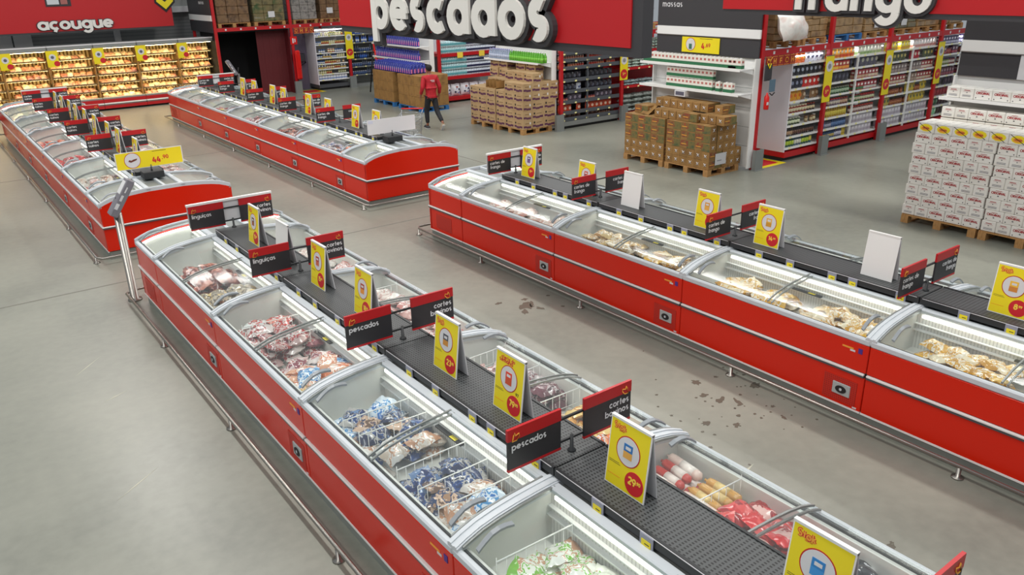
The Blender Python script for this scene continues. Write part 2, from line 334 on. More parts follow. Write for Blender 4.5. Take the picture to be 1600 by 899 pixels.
def lid(parent, side, y0, y1, lift, hy):
    xs = [-.965, -.92, -.82, -.7, -.55, -.4, -.27]
    if side > 0: xs = [-x for x in reversed(xs)]
    m = MB(); arch(m, xs, y0, y1, .006+lift, .011+lift, GLASS, False); o = m.build('glass_lid', parent)
    for ya in (y0, y1-.014): m = MB(); arch(m, xs, ya, ya+.014, .001+lift, .017+lift, ALU); m.build('lid_edge', o)
    h = MB(); xc = -.80*(-1 if side > 0 else 1)           # crescent grip standing on the glass
    pts = [(xc+.13*t, hy, zprof(xc+.13*t)+.018+lift+.035*math.cos(t*PI/2)) for t in (-1, -.6, -.2, .2, .6, 1)]
    for (p, q) in zip(pts, pts[1:]):
        h.add([(p[0], hy-.014, p[2]-.012), (q[0], hy-.014, q[2]-.012), (q[0], hy+.014, q[2]), (p[0], hy+.014, p[2]),
               (p[0], hy-.014, p[2]+.004), (q[0], hy-.014, q[2]+.004), (q[0], hy+.014, q[2]+.012), (p[0], hy+.014, p[2]+.012)],
              [(0, 3, 2, 1), (4, 5, 6, 7), (0, 1, 5, 4), (2, 3, 7, 6), (0, 4, 7, 3), (1, 2, 6, 5)], PLINTH if 0 else mat('grip_grey', '8B9196', .35))
    h.build('lid_handle', o)
FZ = .61     # basket floor inside the freezers
def freezer(length, end=None):
    """end: None middle module, 'near' closed at y=0, 'far' closed at y=length"""
    L = length; r = thing('island_freezer', '', 'freezer'); y_ = .072 if end == 'near' else 0; Le = L-.072 if end == 'far' else L
    m = MB(); m.box(-.975, .975, .03 if end == 'near' else 0, L, 0, .125, PLINTH); m.build('plinth', r)
    for s in (-1, 1):
        a, b = sorted((s*1.0, s*.94))
        m = MB(); m.box(a, b, .004, L-.004, .14, .492, RED, .006); m.box(a, b, .004, L-.004, .538, .81, RED, .006); m.box(a+.01, b-.01, .004, L-.004, .49, .54, BLACK)
        m.build('side_panel', r)
        m = MB(); q = s*1.018; a2, b2 = sorted((q, s*.99)); m.box(a2, b2, .012, L-.012, .515, .535, WHITE, .004); m.box(*sorted((s*1.012, s*.99)), .012, L-.012, .495, .516, mat('bumper_grey', '4C4F52', .4))
        m.build('bumper_strip', r)
        m = MB(); m.box(*sorted((s*1.004, s*.985)), .004, L-.004, .125, .142, WHITE); m.build('base_trim', r)
    m = MB()
    for s in (-1, 1):
        m.box(*sorted((s*.94, s*.905)), y_, Le, .3, .84, LINER); m.box(*sorted((s*.27, s*.25)), y_, Le, .3, .965, RIB)
        m.box(*sorted((s*.255, s*.90)), y_, Le, FZ-.04, FZ, LINER)
        m.box(*sorted((s*.31, s*.27)), y_, Le, .80, .812, WHITE); m.box(*sorted((s*.30, s*.27)), y_, Le, .86, .868, WHITE)
    ys = [0] if end is None else ([] if end == 'near' else [0])
    for y in (0, L-.03):
        if (end == 'near' and y == 0) or (end == 'far' and y > 0): continue
        for xs in (XL, XR_):
            vs = []
            for x in xs: vs += [(x*.98, y+.002, .3), (x*.98, y+.028, .3), (x*.98, y+.028, zprof(x)-.02), (x*.98, y+.002, zprof(x)-.02)]
            fs = []
            for i in range(len(xs)-1): a = 4*i; b = a+4; fs += [(a+3, b+3, b+2, a+2), (a, b, b+3, a+3), (a+1, a+2, b+2, b+1)]
            m.add(vs, fs, LINER)
    m.build('tub', r)
    m = MB(); m.box(-.24, .24, y_, Le, .14, .985, ALU); m.build('centre_spine', r)
    m = MB()
    for s in (-1, 1):
        m.box(*sorted((s*1.004, s*.955)), 0, L, .81, .872, GREY, .012)
        m.box(*sorted((s*.965, s*.935)), .04, L-.04, .838, .862, BLACK)
        m.box(*sorted((s*.30, s*.225)), 0, L, .975, 1.016, GREY, .008)
    for ya, yb in ((0, .052), (L-.052, L)): arch(m, XA, ya, yb, -.03, .022, GREY)
    for ya in (.014, L-.04): arch(m, XA, ya, ya+.026, .022, .03, GREY)
    m.build('rim_frame', r)
    for s in (-1, 1):
        h = L/2
        if end is None:
            lid(r, s, .055, h+.03, .006, .13 if 1 else 0); lid(r, s, h-.03, L-.055, 0, L-.16)
        else: lid(r, s, .055, L-.055, 0, .14 if end == 'near' else L-.14)
        m = MB(); m.box(*sorted((s*.285, s*.262)), .08, L-.08, .93, .955, LED); m.build('light_strip', r)
    if end:
        y = 0 if end == 'near' else L; d = -1 if end == 'near' else 1
        pr = [(x, zprof(x)-.03) for x in XA]
        m = MB()
        lo = [(-1, .14), (1, .14), (1, .492), (-1, .492)]; hi = [(-1, .538), (1, .538)]+[(p[0], p[1]) for p in reversed(pr)]
        O = (0, y+(.0 if d > 0 else .06), 0)
        if d < 0: m.ext(lo, O, XR, ZU, .06, RED); m.ext(hi, O, XR, ZU, .06, RED); m.box(-.99, .99, .01, .05, .49, .54, BLACK)
        else:
            m.ext([(-a, b) for a, b in reversed(lo)][::1] if 0 else lo, (0, L, 0), XR, ZU, .06, RED); m.ext(hi, (0, L, 0), XR, ZU, .06, RED); m.box(-.99, .99, L-.05, L-.01, .49, .54, BLACK)
        m.build('end_panel', r)
        yi = .061 if d < 0 else L-.070; m = MB(); m.ext([(-.9, .3), (.9, .3)]+[(p[0]*.9, p[1]-.02) for p in reversed(pr)], (0, yi+.009, 0), XR, ZU, .009, LINER); m.build('end_liner', r)
        m = MB(); ya, yb = sorted((y, y+d*.018)); m.box(-1.015, 1.015, ya, yb, .515, .535, WHITE, .004); m.box(-1.01, 1.01, ya, yb-.004, .495, .516, mat('bumper_grey'))
        m.build('bumper_strip', r)
        ya, yb = sorted((y-d*.074, y-d*.09)); m = MB(); arch(m, [x*.95 for x in XA], ya, yb, -.075, -.05, LED); m.build('light_strip', r)
        m = MB(); m.box(-.02, .02, .05, L-.05, .985, 1.02, GREY); m.build('centre_bar', r)
        m = MB(); m.box(.76, .95, *sorted((y+d*(.061 if d > 0 else .001), y+d*(.063 if d > 0 else .003))), .43, .48, VENTM); m.build('vent_grille', r)
        if d > 0: MB().box(-1.003, -.99, .3, .75, .2, .43, VENTM).build('vent_grille', r)
    else:
        m = MB(); m.box(-1.003, -.99, .06, .40, .17, .42, VENTM); m.build('vent_grille', r)
        m = MB(); m.box(-1.012, -.99, .12, .30, .24, .36, mat('instrument_plate', 'A9B0B0', .4), .004)
        m.disc((-1.012, .21, .3), NX, ZU, .055, .006, INK, 20, .036); m.disc((-1.018, .21, .3), NX, ZU, .014, .002, GREY, 12)
        cp = m.build('control_panel', r)
        m = MB(); m.box(-1.003, -.99, .15, .26, .735, .75, GOLD); m.box(-1.003, -.99, .13, .18, .715, .733, WPAN); m.box(-1.004, -.99, .06, .10, .715, .765, mat('violet_badge', '4A2A86', .5))
        m.build('maker_badge', r)
        m = MB(); m.box(-1.003, -.99, .04, .08, .155, .17, WPAN); m.build('rating_plate', r)
        m = MB(); m.box(-.32, -.285, .95, 1.30, .812, .826, INK); m.box(-.322, -.29, 1.02, 1.1, .826, .828, YEL); m.build('shelf_talker', r)
    return r
MODL = 2.22; ENDL = .95
fr_mid = freezer(MODL); fr_near = freezer(ENDL, 'near'); fr_far = freezer(ENDL, 'far')
ORD = ['nearest', 'second', 'third', 'fourth', 'fifth', 'sixth']
XA_, XB_ = 2.95, 7.41
ISL = {'A': ('near centre island', XA_), 'B': ('near right island', XB_), 'C': ('far right island', XB_), 'D': ('far left island', XA_)}
mods = {}
for row, y0, n in (('A', -1.15, 5), ('B', -1.15, 5), ('C', 14.05, 5), ('D', 14.05, 5)):
    nm, xc = ISL[row]
    for i in range(n):
        y = y0+i*MODL; mods[row, i] = y
        what = 'red island freezer with curved glass lids, %s to the camera in %s' % (ORD[i], nm)
        inst(fr_mid, 'island_freezer', what, 'freezer', (xc, y, 0), group='freezer modules of the '+nm)
    if row in 'CD':
        inst(fr_near, 'end_freezer', 'red arched freezer end unit closing the near end of '+nm, 'freezer', (xc, y0-ENDL-.005, 0))
    far = inst(fr_far, 'end_freezer', 'short red freezer end unit at the far end of '+nm, 'freezer', (xc, y0+n*MODL+.005, 0))
# risers on the spine with their price tag strip
def riser():
    r = thing('display_riser', '', 'riser'); L = MODL-.012
    m = MB(); m.box(-.215, .215, 0, L, 1.075, 1.09, PERF); m.box(-.215, -.12, 0, L, 1.09, 1.0905, PERF)
    m.build('perforated_top', r)
    m = MB()
    for s in (-1, 1): m.box(*sorted((s*.225, s*.205)), 0, L, 1.032, 1.096, BLACK)
    for y in (0, L-.02): m.box(-.205, .205, y, y+.02, 1.032, 1.075, BLACK)
    m.build('side_rail', r)
    m = MB()
    for s in (-1, 1): m.box(*sorted((s*.229, s*.224)), 0.02, L-.02, 1.088, 1.092, WPAN)
    m.build('tag_rail', r)
    for k, y in enumerate((.12, .62, .85, 1.35, 1.75)):
        m = MB(); m.box(-.236, -.229, y, y+.10, 1.0, 1.088, mat('clear_grey_holder', '8E90A0', .3)); m.box(-.239, -.236, y+.015, y+.085, 1.012, 1.056, YEL)
        m.box(-.24, -.239, y+.025, y+.06, 1.03, 1.036, INK); m.build('price_tag', r)
    m = MB(); m.disc((0, .3, 1.0905), (1, 0, 0), (0, 1, 0), .02, .001, INK, 12); m.build('cable_hole', r)
    return r
ris = riser()
for row, n in (('A', 5), ('B', 5), ('C', 5), ('D', 5)):
    nm, xc = ISL[row]
    for i in range(n):
        inst(ris, 'display_riser', 'black perforated riser shelf on the %s freezer of %s' % (ORD[i], nm), 'riser', (xc, mods[row, i]+.006, 0), group='risers along the '+nm)
for row in 'CD':
    nm, xc = ISL[row]
    m = MB(); m.box(-.16, .16, -.12, .12, 1.02, 1.13, BLACK, .006); tag(m.build('sign_base', loc=(xc, 13.86, 0)), 'black box base under the wide sign at the near end of the '+nm, 'sign base')
# floor guard rails
def guard(label, pts, feet, z=.11):
    r = thing('guard_rail', label, 'guard rail', (pts[0][0], pts[0][1], 0)); ox, oy = pts[0][:2]
    MB().tube([(p[0]-ox, p[1]-oy, z) for p in pts], .018, STEEL, 10).build('rail', r)
    for x, y in feet:
        m = MB(); m.lathe([(.05, 0), (.05, .012), (.02, .016), (.02, z-.012)], STEEL, 12, (x-ox, y-oy)); m.build('rail_foot', r)
nm = ISL
guard('long stainless floor rail along the left foot of the near centre island', [(1.76, -1, 0), (1.76, 11.1, 0), (1.85, 11.2, 0), (4.05, 11.2, 0), (4.14, 11.1, 0), (4.14, -1, 0)], [(1.76, y) for y in (2.28, 4.61, 6.96, 9.3)]+[(3, 11.2)]+[(4.14, y) for y in (2.28, 4.61, 6.96, 9.3)])
guard('stainless floor rail along the foot of the near right island', [(6.3, -1, 0), (6.3, 11.1, 0), (6.36, 11.2, 0), (8.5, 11.2, 0), (8.6, 11.1, 0), (8.6, -1, 0)], [(6.3, y) for y in (2.32, 4.68, 7.07, 9.3, 11.1)]+[(8.6, y) for y in (4.6, 7, 9.3)])
guard('stainless floor rail wrapping the far right island', [(6.3, 26.4, 0), (6.3, 12.98, 0), (6.36, 12.9, 0), (8.5, 12.9, 0), (8.6, 12.98, 0), (8.6, 26.4, 0), (8.5, 26.5, 0), (6.3, 26.5, 0)], [(6.3, y) for y in (13.1, 15.4, 17.8, 20.2, 22.6, 25)]+[(8.6, 14), (8.6, 18)])
guard('stainless floor rail wrapping the far left island', [(1.76, 26.4, 0), (1.76, 12.98, 0), (1.82, 12.9, 0), (4.05, 12.9, 0), (4.14, 12.98, 0), (4.14, 26.4, 0), (4.05, 26.5, 0), (1.8, 26.5, 0)], [(1.76, y) for y in (13.1, 15.4, 17.8, 20.2, 22.6, 25)]+[(4.14, 14), (4.14, 18)])
# ------------------------------------------------------------------ category signs on T-brackets
MARK = [(0, 0), (.2, .75), (.35, 1.0), (.45, .62), (.95, .78), (1.0, .45), (.6, 0)]
def mark(m, O, R, U, s, flip=1):
    pts = [Vector(O)+Vector(R)*(p[0]*s*flip)+Vector(U)*(p[1]*s) for p in MARK]
    m.tube(pts, s*.07, GOLD, 5, True)
def board(parent, x0, x1, lines, right=False):
    m = MB(); m.box(x0, x1, -.008, .008, .06, .345, CHAR); m.box(x0-.002, x1+.002, -.01, .01, .265, .347, REDP); m.box(x0-.001, x1+.001, -.009, .009, .048, .066, REDP)
    for i, t in enumerate(lines):
        wd = textw(t, .42)*.026; xx = (x1-.025-wd) if right else x0+.03
        m.text(t, (xx, -.011, .20-i*.062), XR, ZU, .026, WPAN, .17, .001, .42)
    if right: mark(m, (x1-.03, -.013, .262), XR, ZU, .055, -1)
    else: mark(m, (x0+.03, -.013, .262), XR, ZU, .055)
    m.build('sign_board', parent)
def bracket(x, y, left, right, label, wide=False, z=1.09):
    r = thing('aisle_sign', label, 'sign', (x, y, z))
    m = MB(); m.lathe([(.03, 0), (.028, .01), (.014, .02), (.011, .12)], BLACK, 10); m.box(-.48, .48, -.008+.012, .02, .085, .10, BLACK); m.box(-.48, .48, .004, .02, .25, .265, BLACK)
    m.build('t_bracket', r)
    board(r, -.52, -.1, left); board(r, .1, .52, right, True)
    if wide: MB().box(-.53, .53, .022, .03, .08, .36, WPAN).box(-.535, .535, -.005, .04, .35, .375, WHITE).build('white_backing', r)
    return r
LB, RB = ['linguiças'], ['cortes', 'bovinos']; PE = ['pescados']; CF = ['cortes de', 'frango']; CSU = ['cortes', 'suínos'.replace('í', 'i')]
for y, l, wd, t in ((9.9, LB, 1, 'under the long white board'), (7.8, LB, 0, 'beside the red-sausage price card'), (5.6, PE, 0, 'next to the 23,90 price card'), (3.38, PE, 0, 'beside the 29,90 price card'), (1.18, PE, 0, 'nearest the camera')):
    bracket(XA_, y, l, RB, 'dark %s and bovinos twin sign on centre island, %s' % (l[0].replace('ç', 'c'), t), wd)
for y, wd, t in ((9.88, 1, 'with white backing'), (7.93, 0, 'beside the small white card'), (5.62, 0, 'between the 14,99 cards'), (3.35, 0, 'beside the large white card'), (1.1, 0, 'nearest the camera')):
    bracket(XB_, y, CF, CF, 'dark cortes de frango twin sign on near right island, '+t, wd)
for i, y in enumerate((24.4, 22.6, 20.4, 18.3, 16.2)):
    bracket(XB_, y, CF, CF, 'small dark cortes de frango twin sign, %s along the far right island' % ('farthest', 'second farthest', 'third', 'fourth', 'nearest')[i], i == 0)
    bracket(XA_, y, CSU, RB, 'small dark cortes suinos twin sign, %s along the far left island' % ('farthest', 'second farthest', 'third', 'fourth', 'nearest')[i], i == 0)
# A-frame price cards
def price_card(x, y, price, label, art=('C9702E', 'E0B060'), head='Stok', z=1.092, blank=False):
    r = thing('price_card', label, 'price card', (x, y, z)); W, Hh = .165, .45
    m = MB(); m.box(-.004, .004, -W, W, 0, Hh, WHITE)
    xf = -.0045; P = lambda yy, zz, e=0: (xf-e, yy, zz)
    if not blank:
        m.box(-.0055, -.004, -W+.008, W-.008, .008, Hh-.012, YEL)
        m.disc(P(.0, .27, .001), NX, ZU, .098, .0012, REDP, 30); m.disc(P(.0, .27, .0022), NX, ZU, .091, .001, WPAN, 30)
        a = mat('art_'+art[0], art[0], .5); b = mat('art_'+art[1], art[1], .5)
        m.box(-.0095, -.0076, -.035, .035, .225, .27, b); m.box(-.0095, -.0076, -.035, .035, .27, .318, a); m.box(-.0102, -.0094, -.022, .02, .283, .303, WPAN)
        m.disc(P(-.075, .092, .001), NX, ZU, .075, .0022, REDD, 26)
        if head == 'Stok':
            m.text('Stok', P(.13, .385, .001), NX, ZU, .021, REDD, .36, .0008, .42); m.text('Stok', P(.13, .385, .0018), NX, ZU, .021, GOLD, .17, .0008, .42)
            m.text('CENTER', P(.09, .372, .001), NX, ZU, .0045, REDD, .2, .0008, .7)
        else:
            m.text('oferta da', P(.10, .40, .001), NX, ZU, .014, REDD, .2, .0008); m.text('semana', P(.12, .375, .001), NX, ZU, .018, REDD, .2, .0008)
            m.text('97', P(-.09, .175, .001), NX, ZU, .013, INK, .2, .0008)
        main, cents = price.split(',')
        m.text(main, P(-.03 if len(main) > 1 else -.045, .082, .0035), NX, ZU, .026, PALEY, .2, .001, .4)
        wd = textw(main, .4)*.026
        m.text(','+cents, P((-.03 if len(main) > 1 else -.045)-wd-.006, .10, .0035), NX, ZU, .012, PALEY, .2, .001, .4)
        for k, zz in enumerate((.165, .155, .075)): m.box(-.0062, -.0054, .06-.02*k*.5, .145, zz, zz+.0025, INK if k < 2 else ORANGE)
        m.box(-.0075, -.0064, -.11, -.045, .05, .053, PALEY)
    m.build('front_panel', r, loc=(-.055, 0, 0), rot=(0, .115, 0))
    MB().box(-.004, .004, -W, W, 0, Hh, WPAN).build('back_panel', r, loc=(.055, 0, 0), rot=(0, -.115, 0))
    MB().box(-.012, .012, -W, W, Hh-.012, Hh+.004, WHITE).build('top_fold', r)
    return r
for y, p, h, a, t in ((9.04, '15,90', 'Stok', ('6B3A24', '9A5A30'), 'on the centre island behind the blank white card'), (7.23, '15,90', 'Stok', ('A8322A', 'C86A50'), 'on the centre island showing red sausages'),
                      (6.25, '18,90', 'Stok', ('A83A22', 'E09038'), 'on the centre island, half hidden by the pescados sign'), (4.84, '23,90', 'Stok', ('50525A', 'C98A3C'), 'on the centre island'),
                      (4.02, '79,90', 'of', ('D8432C', 'C8502E'), 'with weekly offer heading on the centre island'), (2.84, '29,90', 'Stok', ('3274B4', 'D9A24C'), 'with a blue packet on the centre island'),
                      (1.58, '19,90', 'Stok', ('2F7FC0', '3F8FD0'), 'cut off by the bottom edge of the picture')):
    price_card(XA_, y, p, 'yellow %s price card %s' % (p, t), a, h)
price_card(XA_, 8.18, '', 'blank white folded card on the centre island behind the linguicas sign', blank=True)
for y, p, a, t in ((9.5, '9,99', ('54406A', '7A5A8A'), 'at the far end of the right island'), (8.2, '12,99', ('C84020', '48586A'), 'behind the cortes de frango sign on the right island'), (6.03, '14,99', ('D89A3C', 'E0A84A'), 'left of the cortes de frango sign on the right island'),
                   (5.15, '14,99', ('E0B050', 'C89030'), 'right of the cortes de frango sign on the right island'), (2.6, '8,99', ('E8B83C', 'C98038'), 'at the right edge of the picture')):
    price_card(XB_, y, p, 'yellow %s price card %s' % (p, t), a)
price_card(XB_, 7.3, '', 'blank white folded card on the right island beside the cortes de frango sign', blank=True)
price_card(XB_, 3.83, '', 'large blank white folded card on the right island near the right edge', blank=True)
OW = ('first', 'second', 'third', 'fourth', 'fifth', 'sixth', 'seventh', 'eighth', 'ninth')
for i, y in enumerate((22.1, 21.25, 19.95, 19.25, 17.75, 16.7, 15.35, 14.45)): price_card(XB_, y, ('9,99', '12,99')[i % 2], 'yellow price card, %s from the far end of the far right island' % OW[i], ('7A4A3A', 'D89A3C'))
for i, y in enumerate((22.7, 21.8, 20.8, 20.05, 19.05, 18.05, 16.85, 16.0, 14.7)): price_card(XA_, y, ('24,90', '19,90')[i % 2], 'yellow price card, %s from the far end of the far left island' % OW[i], ('8A3A2A', 'C88A7C'))
# wide end signs
def wide_sign(x, y, label, printed):
    r = thing('wide_price_sign', label, 'sign', (x, y, 1.13))
    MB().lathe([(.02, 0), (.012, .02), (.012, .1)], BLACK, 8).build('sign_stem', r)
    m = MB(); m.box(-.52, .52, -.006, .006, .06, .34, WPAN)
    if printed:
        m.box(-.505, .505, -.0075, -.005, .07, .33, YEL); m.disc((-.265, -.0075, .2), XR, ZU, .125, .001, REDP, 32); m.disc((-.265, -.0085, .2), XR, ZU, .117, .001, WPAN, 32)
        m.ext([(-.33, .19), (-.29, .17), (-.2, .2), (-.19, .225), (-.25, .215), (-.28, .2), (-.31, .215)], (0, -.0095, 0), XR, ZU, .001, mat('steak_brown', '6A3428', .5))
        m.text('44', (.04, -.0078, .13), XR, ZU, .05, REDD, .2, .002, .35); m.text(',90', (.19, -.0078, .17), XR, ZU, .034, REDD, .18, .002, .45)
        m.box(.05, .27, -.0082, -.0074, .305, .312, INK)
    else: m.box(-.5, -.4, -.0075, -.005, .27, .33, mat('pale_sticker', 'C4C8D8', .5))
    m.build('sign_board', r)
wide_sign(XA_, 13.86, 'wide yellow 44,90 price sign at the near end of the far left island', True)
wide_sign(XB_, 13.86, 'wide blank white sign at the near end of the far right island', False)
# ------------------------------------------------------------------ hanging department signs
def ban(name, label, O, R, W, Hh, text, tx, tz, h, gap=.42, thick=.12, side=.16, sag=.0):
    r = thing(name, label, 'sign', O); Rv = Vector(R)
    N = Rv.cross(Vector(ZU))
    m = MB(); m.ext([(0, 0), (W, 0), (W, Hh), (0, Hh)], -N*thick, R, ZU, thick, DARK); m.build('sign_box', r)
    m = MB(); m.ext([(0, side*.8), (W-side, side*.8), (W-side, Hh), (0, Hh)], (0, 0, 0), R, ZU, .01, REDP); m.build('red_face', r)
    m = MB(); m.text(text, Rv*tx+Vector((0, 0, tz))+N*.012, R, ZU, h, DARK, .2, .07, gap, grow=.115); m.build('letter_outline', r)
    m = MB(); m.text(text, Rv*tx+Vector((0, 0, tz))+N*.083, R, ZU, h, mat('letter_white', 'DEDCD6', .5), .2, .04, gap); m.build('lettering', r)
    return r
def big_sign(label, x, y1, y0, zb, text, ty, tz, h, xs, gap):
    r = thing('hanging_sign', label, 'sign', (x, y1, zb)); W = y1-y0; Hh = 1.35
    m = MB(); m.ext([(0, 0), (W, 0), (W, Hh), (0, Hh)], (.12, 0, 0), NX, ZU, .12, DARK); m.build('sign_box', r)
    m = MB(); m.ext([(0, .075), (W-.12, .075), (W-.12, Hh-.07), (0, Hh-.07)], (0, 0, 0), NX, ZU, .012, REDP); m.build('red_face', r)
    R2 = (0, -xs, 0)
    MB().text(text, (-.01, ty-y1, tz-zb), R2, ZU, h, DARK, .21, .06/xs, gap, grow=.17).build('letter_outline', r)  # dark outline of the letters: same strokes drawn wider, set behind
    x = 0
    for ch in text:
        MB().text(ch, (-.072, ty-y1-x*h*xs, tz-zb), R2, ZU, h, mat('letter_white', 'DDDBD5', .5), .21, .03/xs, gap).build('letter', r); x += G[ch][0]+gap
    for yy in (-.6, -W+.6): MB().tube([(.06, yy, Hh), (.06, yy, 5.1)], .008, STEEL, 6).build('hanging_wire', r)
    return r
big_sign('large red hanging sign with white letters reading pescados', 4.9, 10.37, 4.79, 3.335, 'pescados', 9.22, 3.466, .268, 1.1, .563)
bs = big_sign('large red hanging sign with white letters reading frango, top right', 11.6, 9.44, 3.2, 3.30, 'frango', 7.96, 3.425, .246, 1.09, .59)
# acougue sign on the meat wall
r = thing('department_sign', 'wide red sign with white letters reading acougue above the meat chiller', 'sign', (1.0, 31.1, 2.5))
MB().box(0, 7.27, 0, .12, -.02, 1.6, DARK).build('sign_box', r); MB().box(0, 7.25, -.012, 0, .04, 1.55, REDP).build('red_face', r)
MB().text('açougue', (3.02, -.02, .135), (1.2, 0, 0), ZU, .2, DARK, .2, .03, .42, grow=.1).build('letter_outline', r)  # wider dark strokes outline the white lettering
MB().text('açougue', (3.02, -.06, .135), (1.2, 0, 0), ZU, .2, mat('letter_white'), .2, .03, .42).build('lettering', r)
m = MB(); m.ext([(6.72, 1.3), (6.72, .82), (7.06, .5), (7.4, .82), (7.4, 1.3)], (0, -.013, 0), XR, ZU, .02, INK); m.ext([(6.78, 1.3), (6.78, .86), (7.06, .6), (7.34, .86), (7.34, 1.3), (7.22, 1.3), (7.22, .98), (7.06, .84), (6.9, .98), (6.9, 1.3)], (0, -.036, 0), XR, ZU, .02, YEL)
m.build('chevron_emblem', r)
MB().box(3.35, 4.1, -.03, -.01, .82, 1.5, CHAR).box(3.4, 3.75, -.035, -.03, .88, 1.5, GREY).box(3.8, 4.0, -.035, -.03, .88, 1.5, mat('dull_pink', 'A0605A', .5)).build('picture_panel', r)
# ------------------------------------------------------------------ meat chiller on the back wall
MEAT = [noisy('meat_%d' % i, c, 7, .35, coat=.4) for i, c in enumerate((['D0A078', 'ECD0A4', 'C0805C'], ['B06A50', 'DCA880', '984A3A'], ['ECD8A8', 'F4E6C4', 'D0A878'], ['8A4038', 'C08068', 'E0B890']))]
def pillow(w, l, t, nx=7, ny=9, seed=0, crimp=.1):
    rd = random.Random(seed); vs = []; fs = []
    ph = [rd.uniform(0, 6) for _ in range(6)]
    for s in (1, -1):
        for j in range(ny+1):
            for i in range(nx+1):
                u = i/nx*2-1; v = j/ny*2-1; e = (1-abs(u)**3)*(1-abs(v)**(3 if crimp else 6))
                k = 1+.28*math.sin(3.1*u+ph[0])*math.cos(2.7*v+ph[1])+.16*math.sin(7*u+5*v+ph[2])
                z = s*t/2*max(e, 0)**.55*k if s > 0 else -t/2*max(e, 0)**.5
                wob = 1+.05*math.sin(5*v+ph[3])
                vs.append((u*w/2*wob, v*l/2*(1+.04*math.sin(4*u+ph[4])), z+t*.5+.006*math.sin(9*u+ph[5])*(abs(v) > .8)))
    n = (nx+1)*(ny+1)
    for s in (0, 1):
        for j in range(ny):
            for i in range(nx):
                a = s*n+j*(nx+1)+i; q = (a, a+1, a+nx+2, a+nx+1); fs.append(q if s == 0 else q[::-1])
    return vs, fs
def bag(name, w, l, t, m, seed, label_mat=None, lw=.5):
    b = MB(); v, f = pillow(w, l, t, seed=seed); b.add(v, f, m, True)
    if label_mat:        # printed patch: reuse the upper faces of the middle
        vs = [(p[0], p[1], p[2]+.0015) for p in v[:len(v)//2]]; nx, ny = 7, 9; fs = []
        for j in range(3, 7):
            for i in range(1, 6): a = j*(nx+1)+i; fs.append((a, a+1, a+nx+2, a+nx+1))
        b.add(vs, fs, label_mat, True)
    return b.build(name)
def chiller(x0, x1, k):
    r = thing('meat_chiller', '%s section of the open warm-lit meat chiller on the back wall' % k, 'chiller', (x0, 30.0, 0)); W = x1-x0-.01
    MB().box(0, W, .82, 1.1, .1, 2.02, RIBX).build('rear_panel', r)
    m = MB(); m.box(0, W, 0, 1.1, 2.0, 2.12, ALU, .02); m.box(0, W, .0, .05, 2.12, 2.16, WPAN); m.build('canopy', r)
    MB().box(.05, W-.05, .12, .18, 1.985, 1.998, WARM).build('canopy_lamp', r)
    for i, z in enumerate((1.70, 1.42, 1.14, .86, .60)):
        m = MB(); m.box(.02, W-.02, .28, .815, z-.02, z, mat('chiller_shelf', 'B89858', .4)); m.box(.02, W-.02, .26, .28, z-.03, z+.02, mat('shelf_edge', '6E5A38', .5)); s = m.build('shelf', r)
        MB().box(.05, W-.05, .3, .33, z-.035, z-.022, WARM).build('shelf_lamp', s)
    m = MB(); m.box(0, W, .15, .815, .12, .36, mat('chiller_shelf')); m.box(0, W, .0, .15, .05, .42, ALU, .02); m.build('lower_well', r)
    m = MB(); m.box(0, W, -.02, .0, .25, .36, REDP); m.box(0, W, -.03, 0, .06, .16, REDP); m.build('red_bumper', r)
    MB().box(0, W, -.06, -.03, .2, .245, WHITE, .01).build('bumper_rail', r)
    m = MB(); m.box(-.012, .012, .25, .815, .42, 2.0, mat('divider_brown', '9A7A50', .4)); m.build('divider', r)
    return r
cx = [-1.2, .15, 1.45, 2.65, 3.95, 5.3, 6.65, 8.0, 9.2]
CN = ['leftmost', 'second', 'third', 'fourth', 'fifth', 'sixth', 'seventh', 'rightmost']
for i in range(8):
    chiller(cx[i], cx[i+1], CN[i])
trays = [bag('meat_tray', .2, .26, .09, MEAT[i % 4], 50+i) for i in range(4)]
rt_ = random.Random(3)
for z in (1.70, 1.42, 1.14, .86, .60, .36):
    x = 1.6
    while x < 9.05:
        k = rt_.choices(range(4), (4, 3, 3 if z > 1 else 5, 2))[0]
        if min(abs(x-c) for c in cx) > .11:
            inst(trays[k], 'meat_tray', 'pale wrapped cut of meat lying in the warm-lit back wall chiller', 'meat pack', (x, 30.46 if z > .5 else 30.35, z+.005), (.45, rt_.uniform(-.1, .1), rt_.uniform(-.4, .4)), 'meat packs in the back chiller', (1, 1, rt_.uniform(.9, 1.6)))
        x += rt_.uniform(.17, .215)
for i, (x, t) in enumerate(((2.75, 'leftmost'), (4.06, 'second from left'), (5.42, 'third from left'), (6.74, 'fourth from left'), (8.1, 'rightmost'))):
    m = MB(); m.box(-.17, .17, -.006, 0, 0, .5, YEL); m.disc((0, -.006, .3), XR, ZU, .1, .003, WPAN, 20); m.disc((0, -.009, .3), XR, ZU, .05, .002, mat('cow_grey', '5A5A6A'), 8); m.disc((.1, -.006, .1), XR, ZU, .085, .004, REDD, 16)
    tag(m.build('hanging_price_flag', loc=(x, 29.98, 1.52)), 'yellow price flag hanging from the chiller canopy, %s' % t, 'price flag')
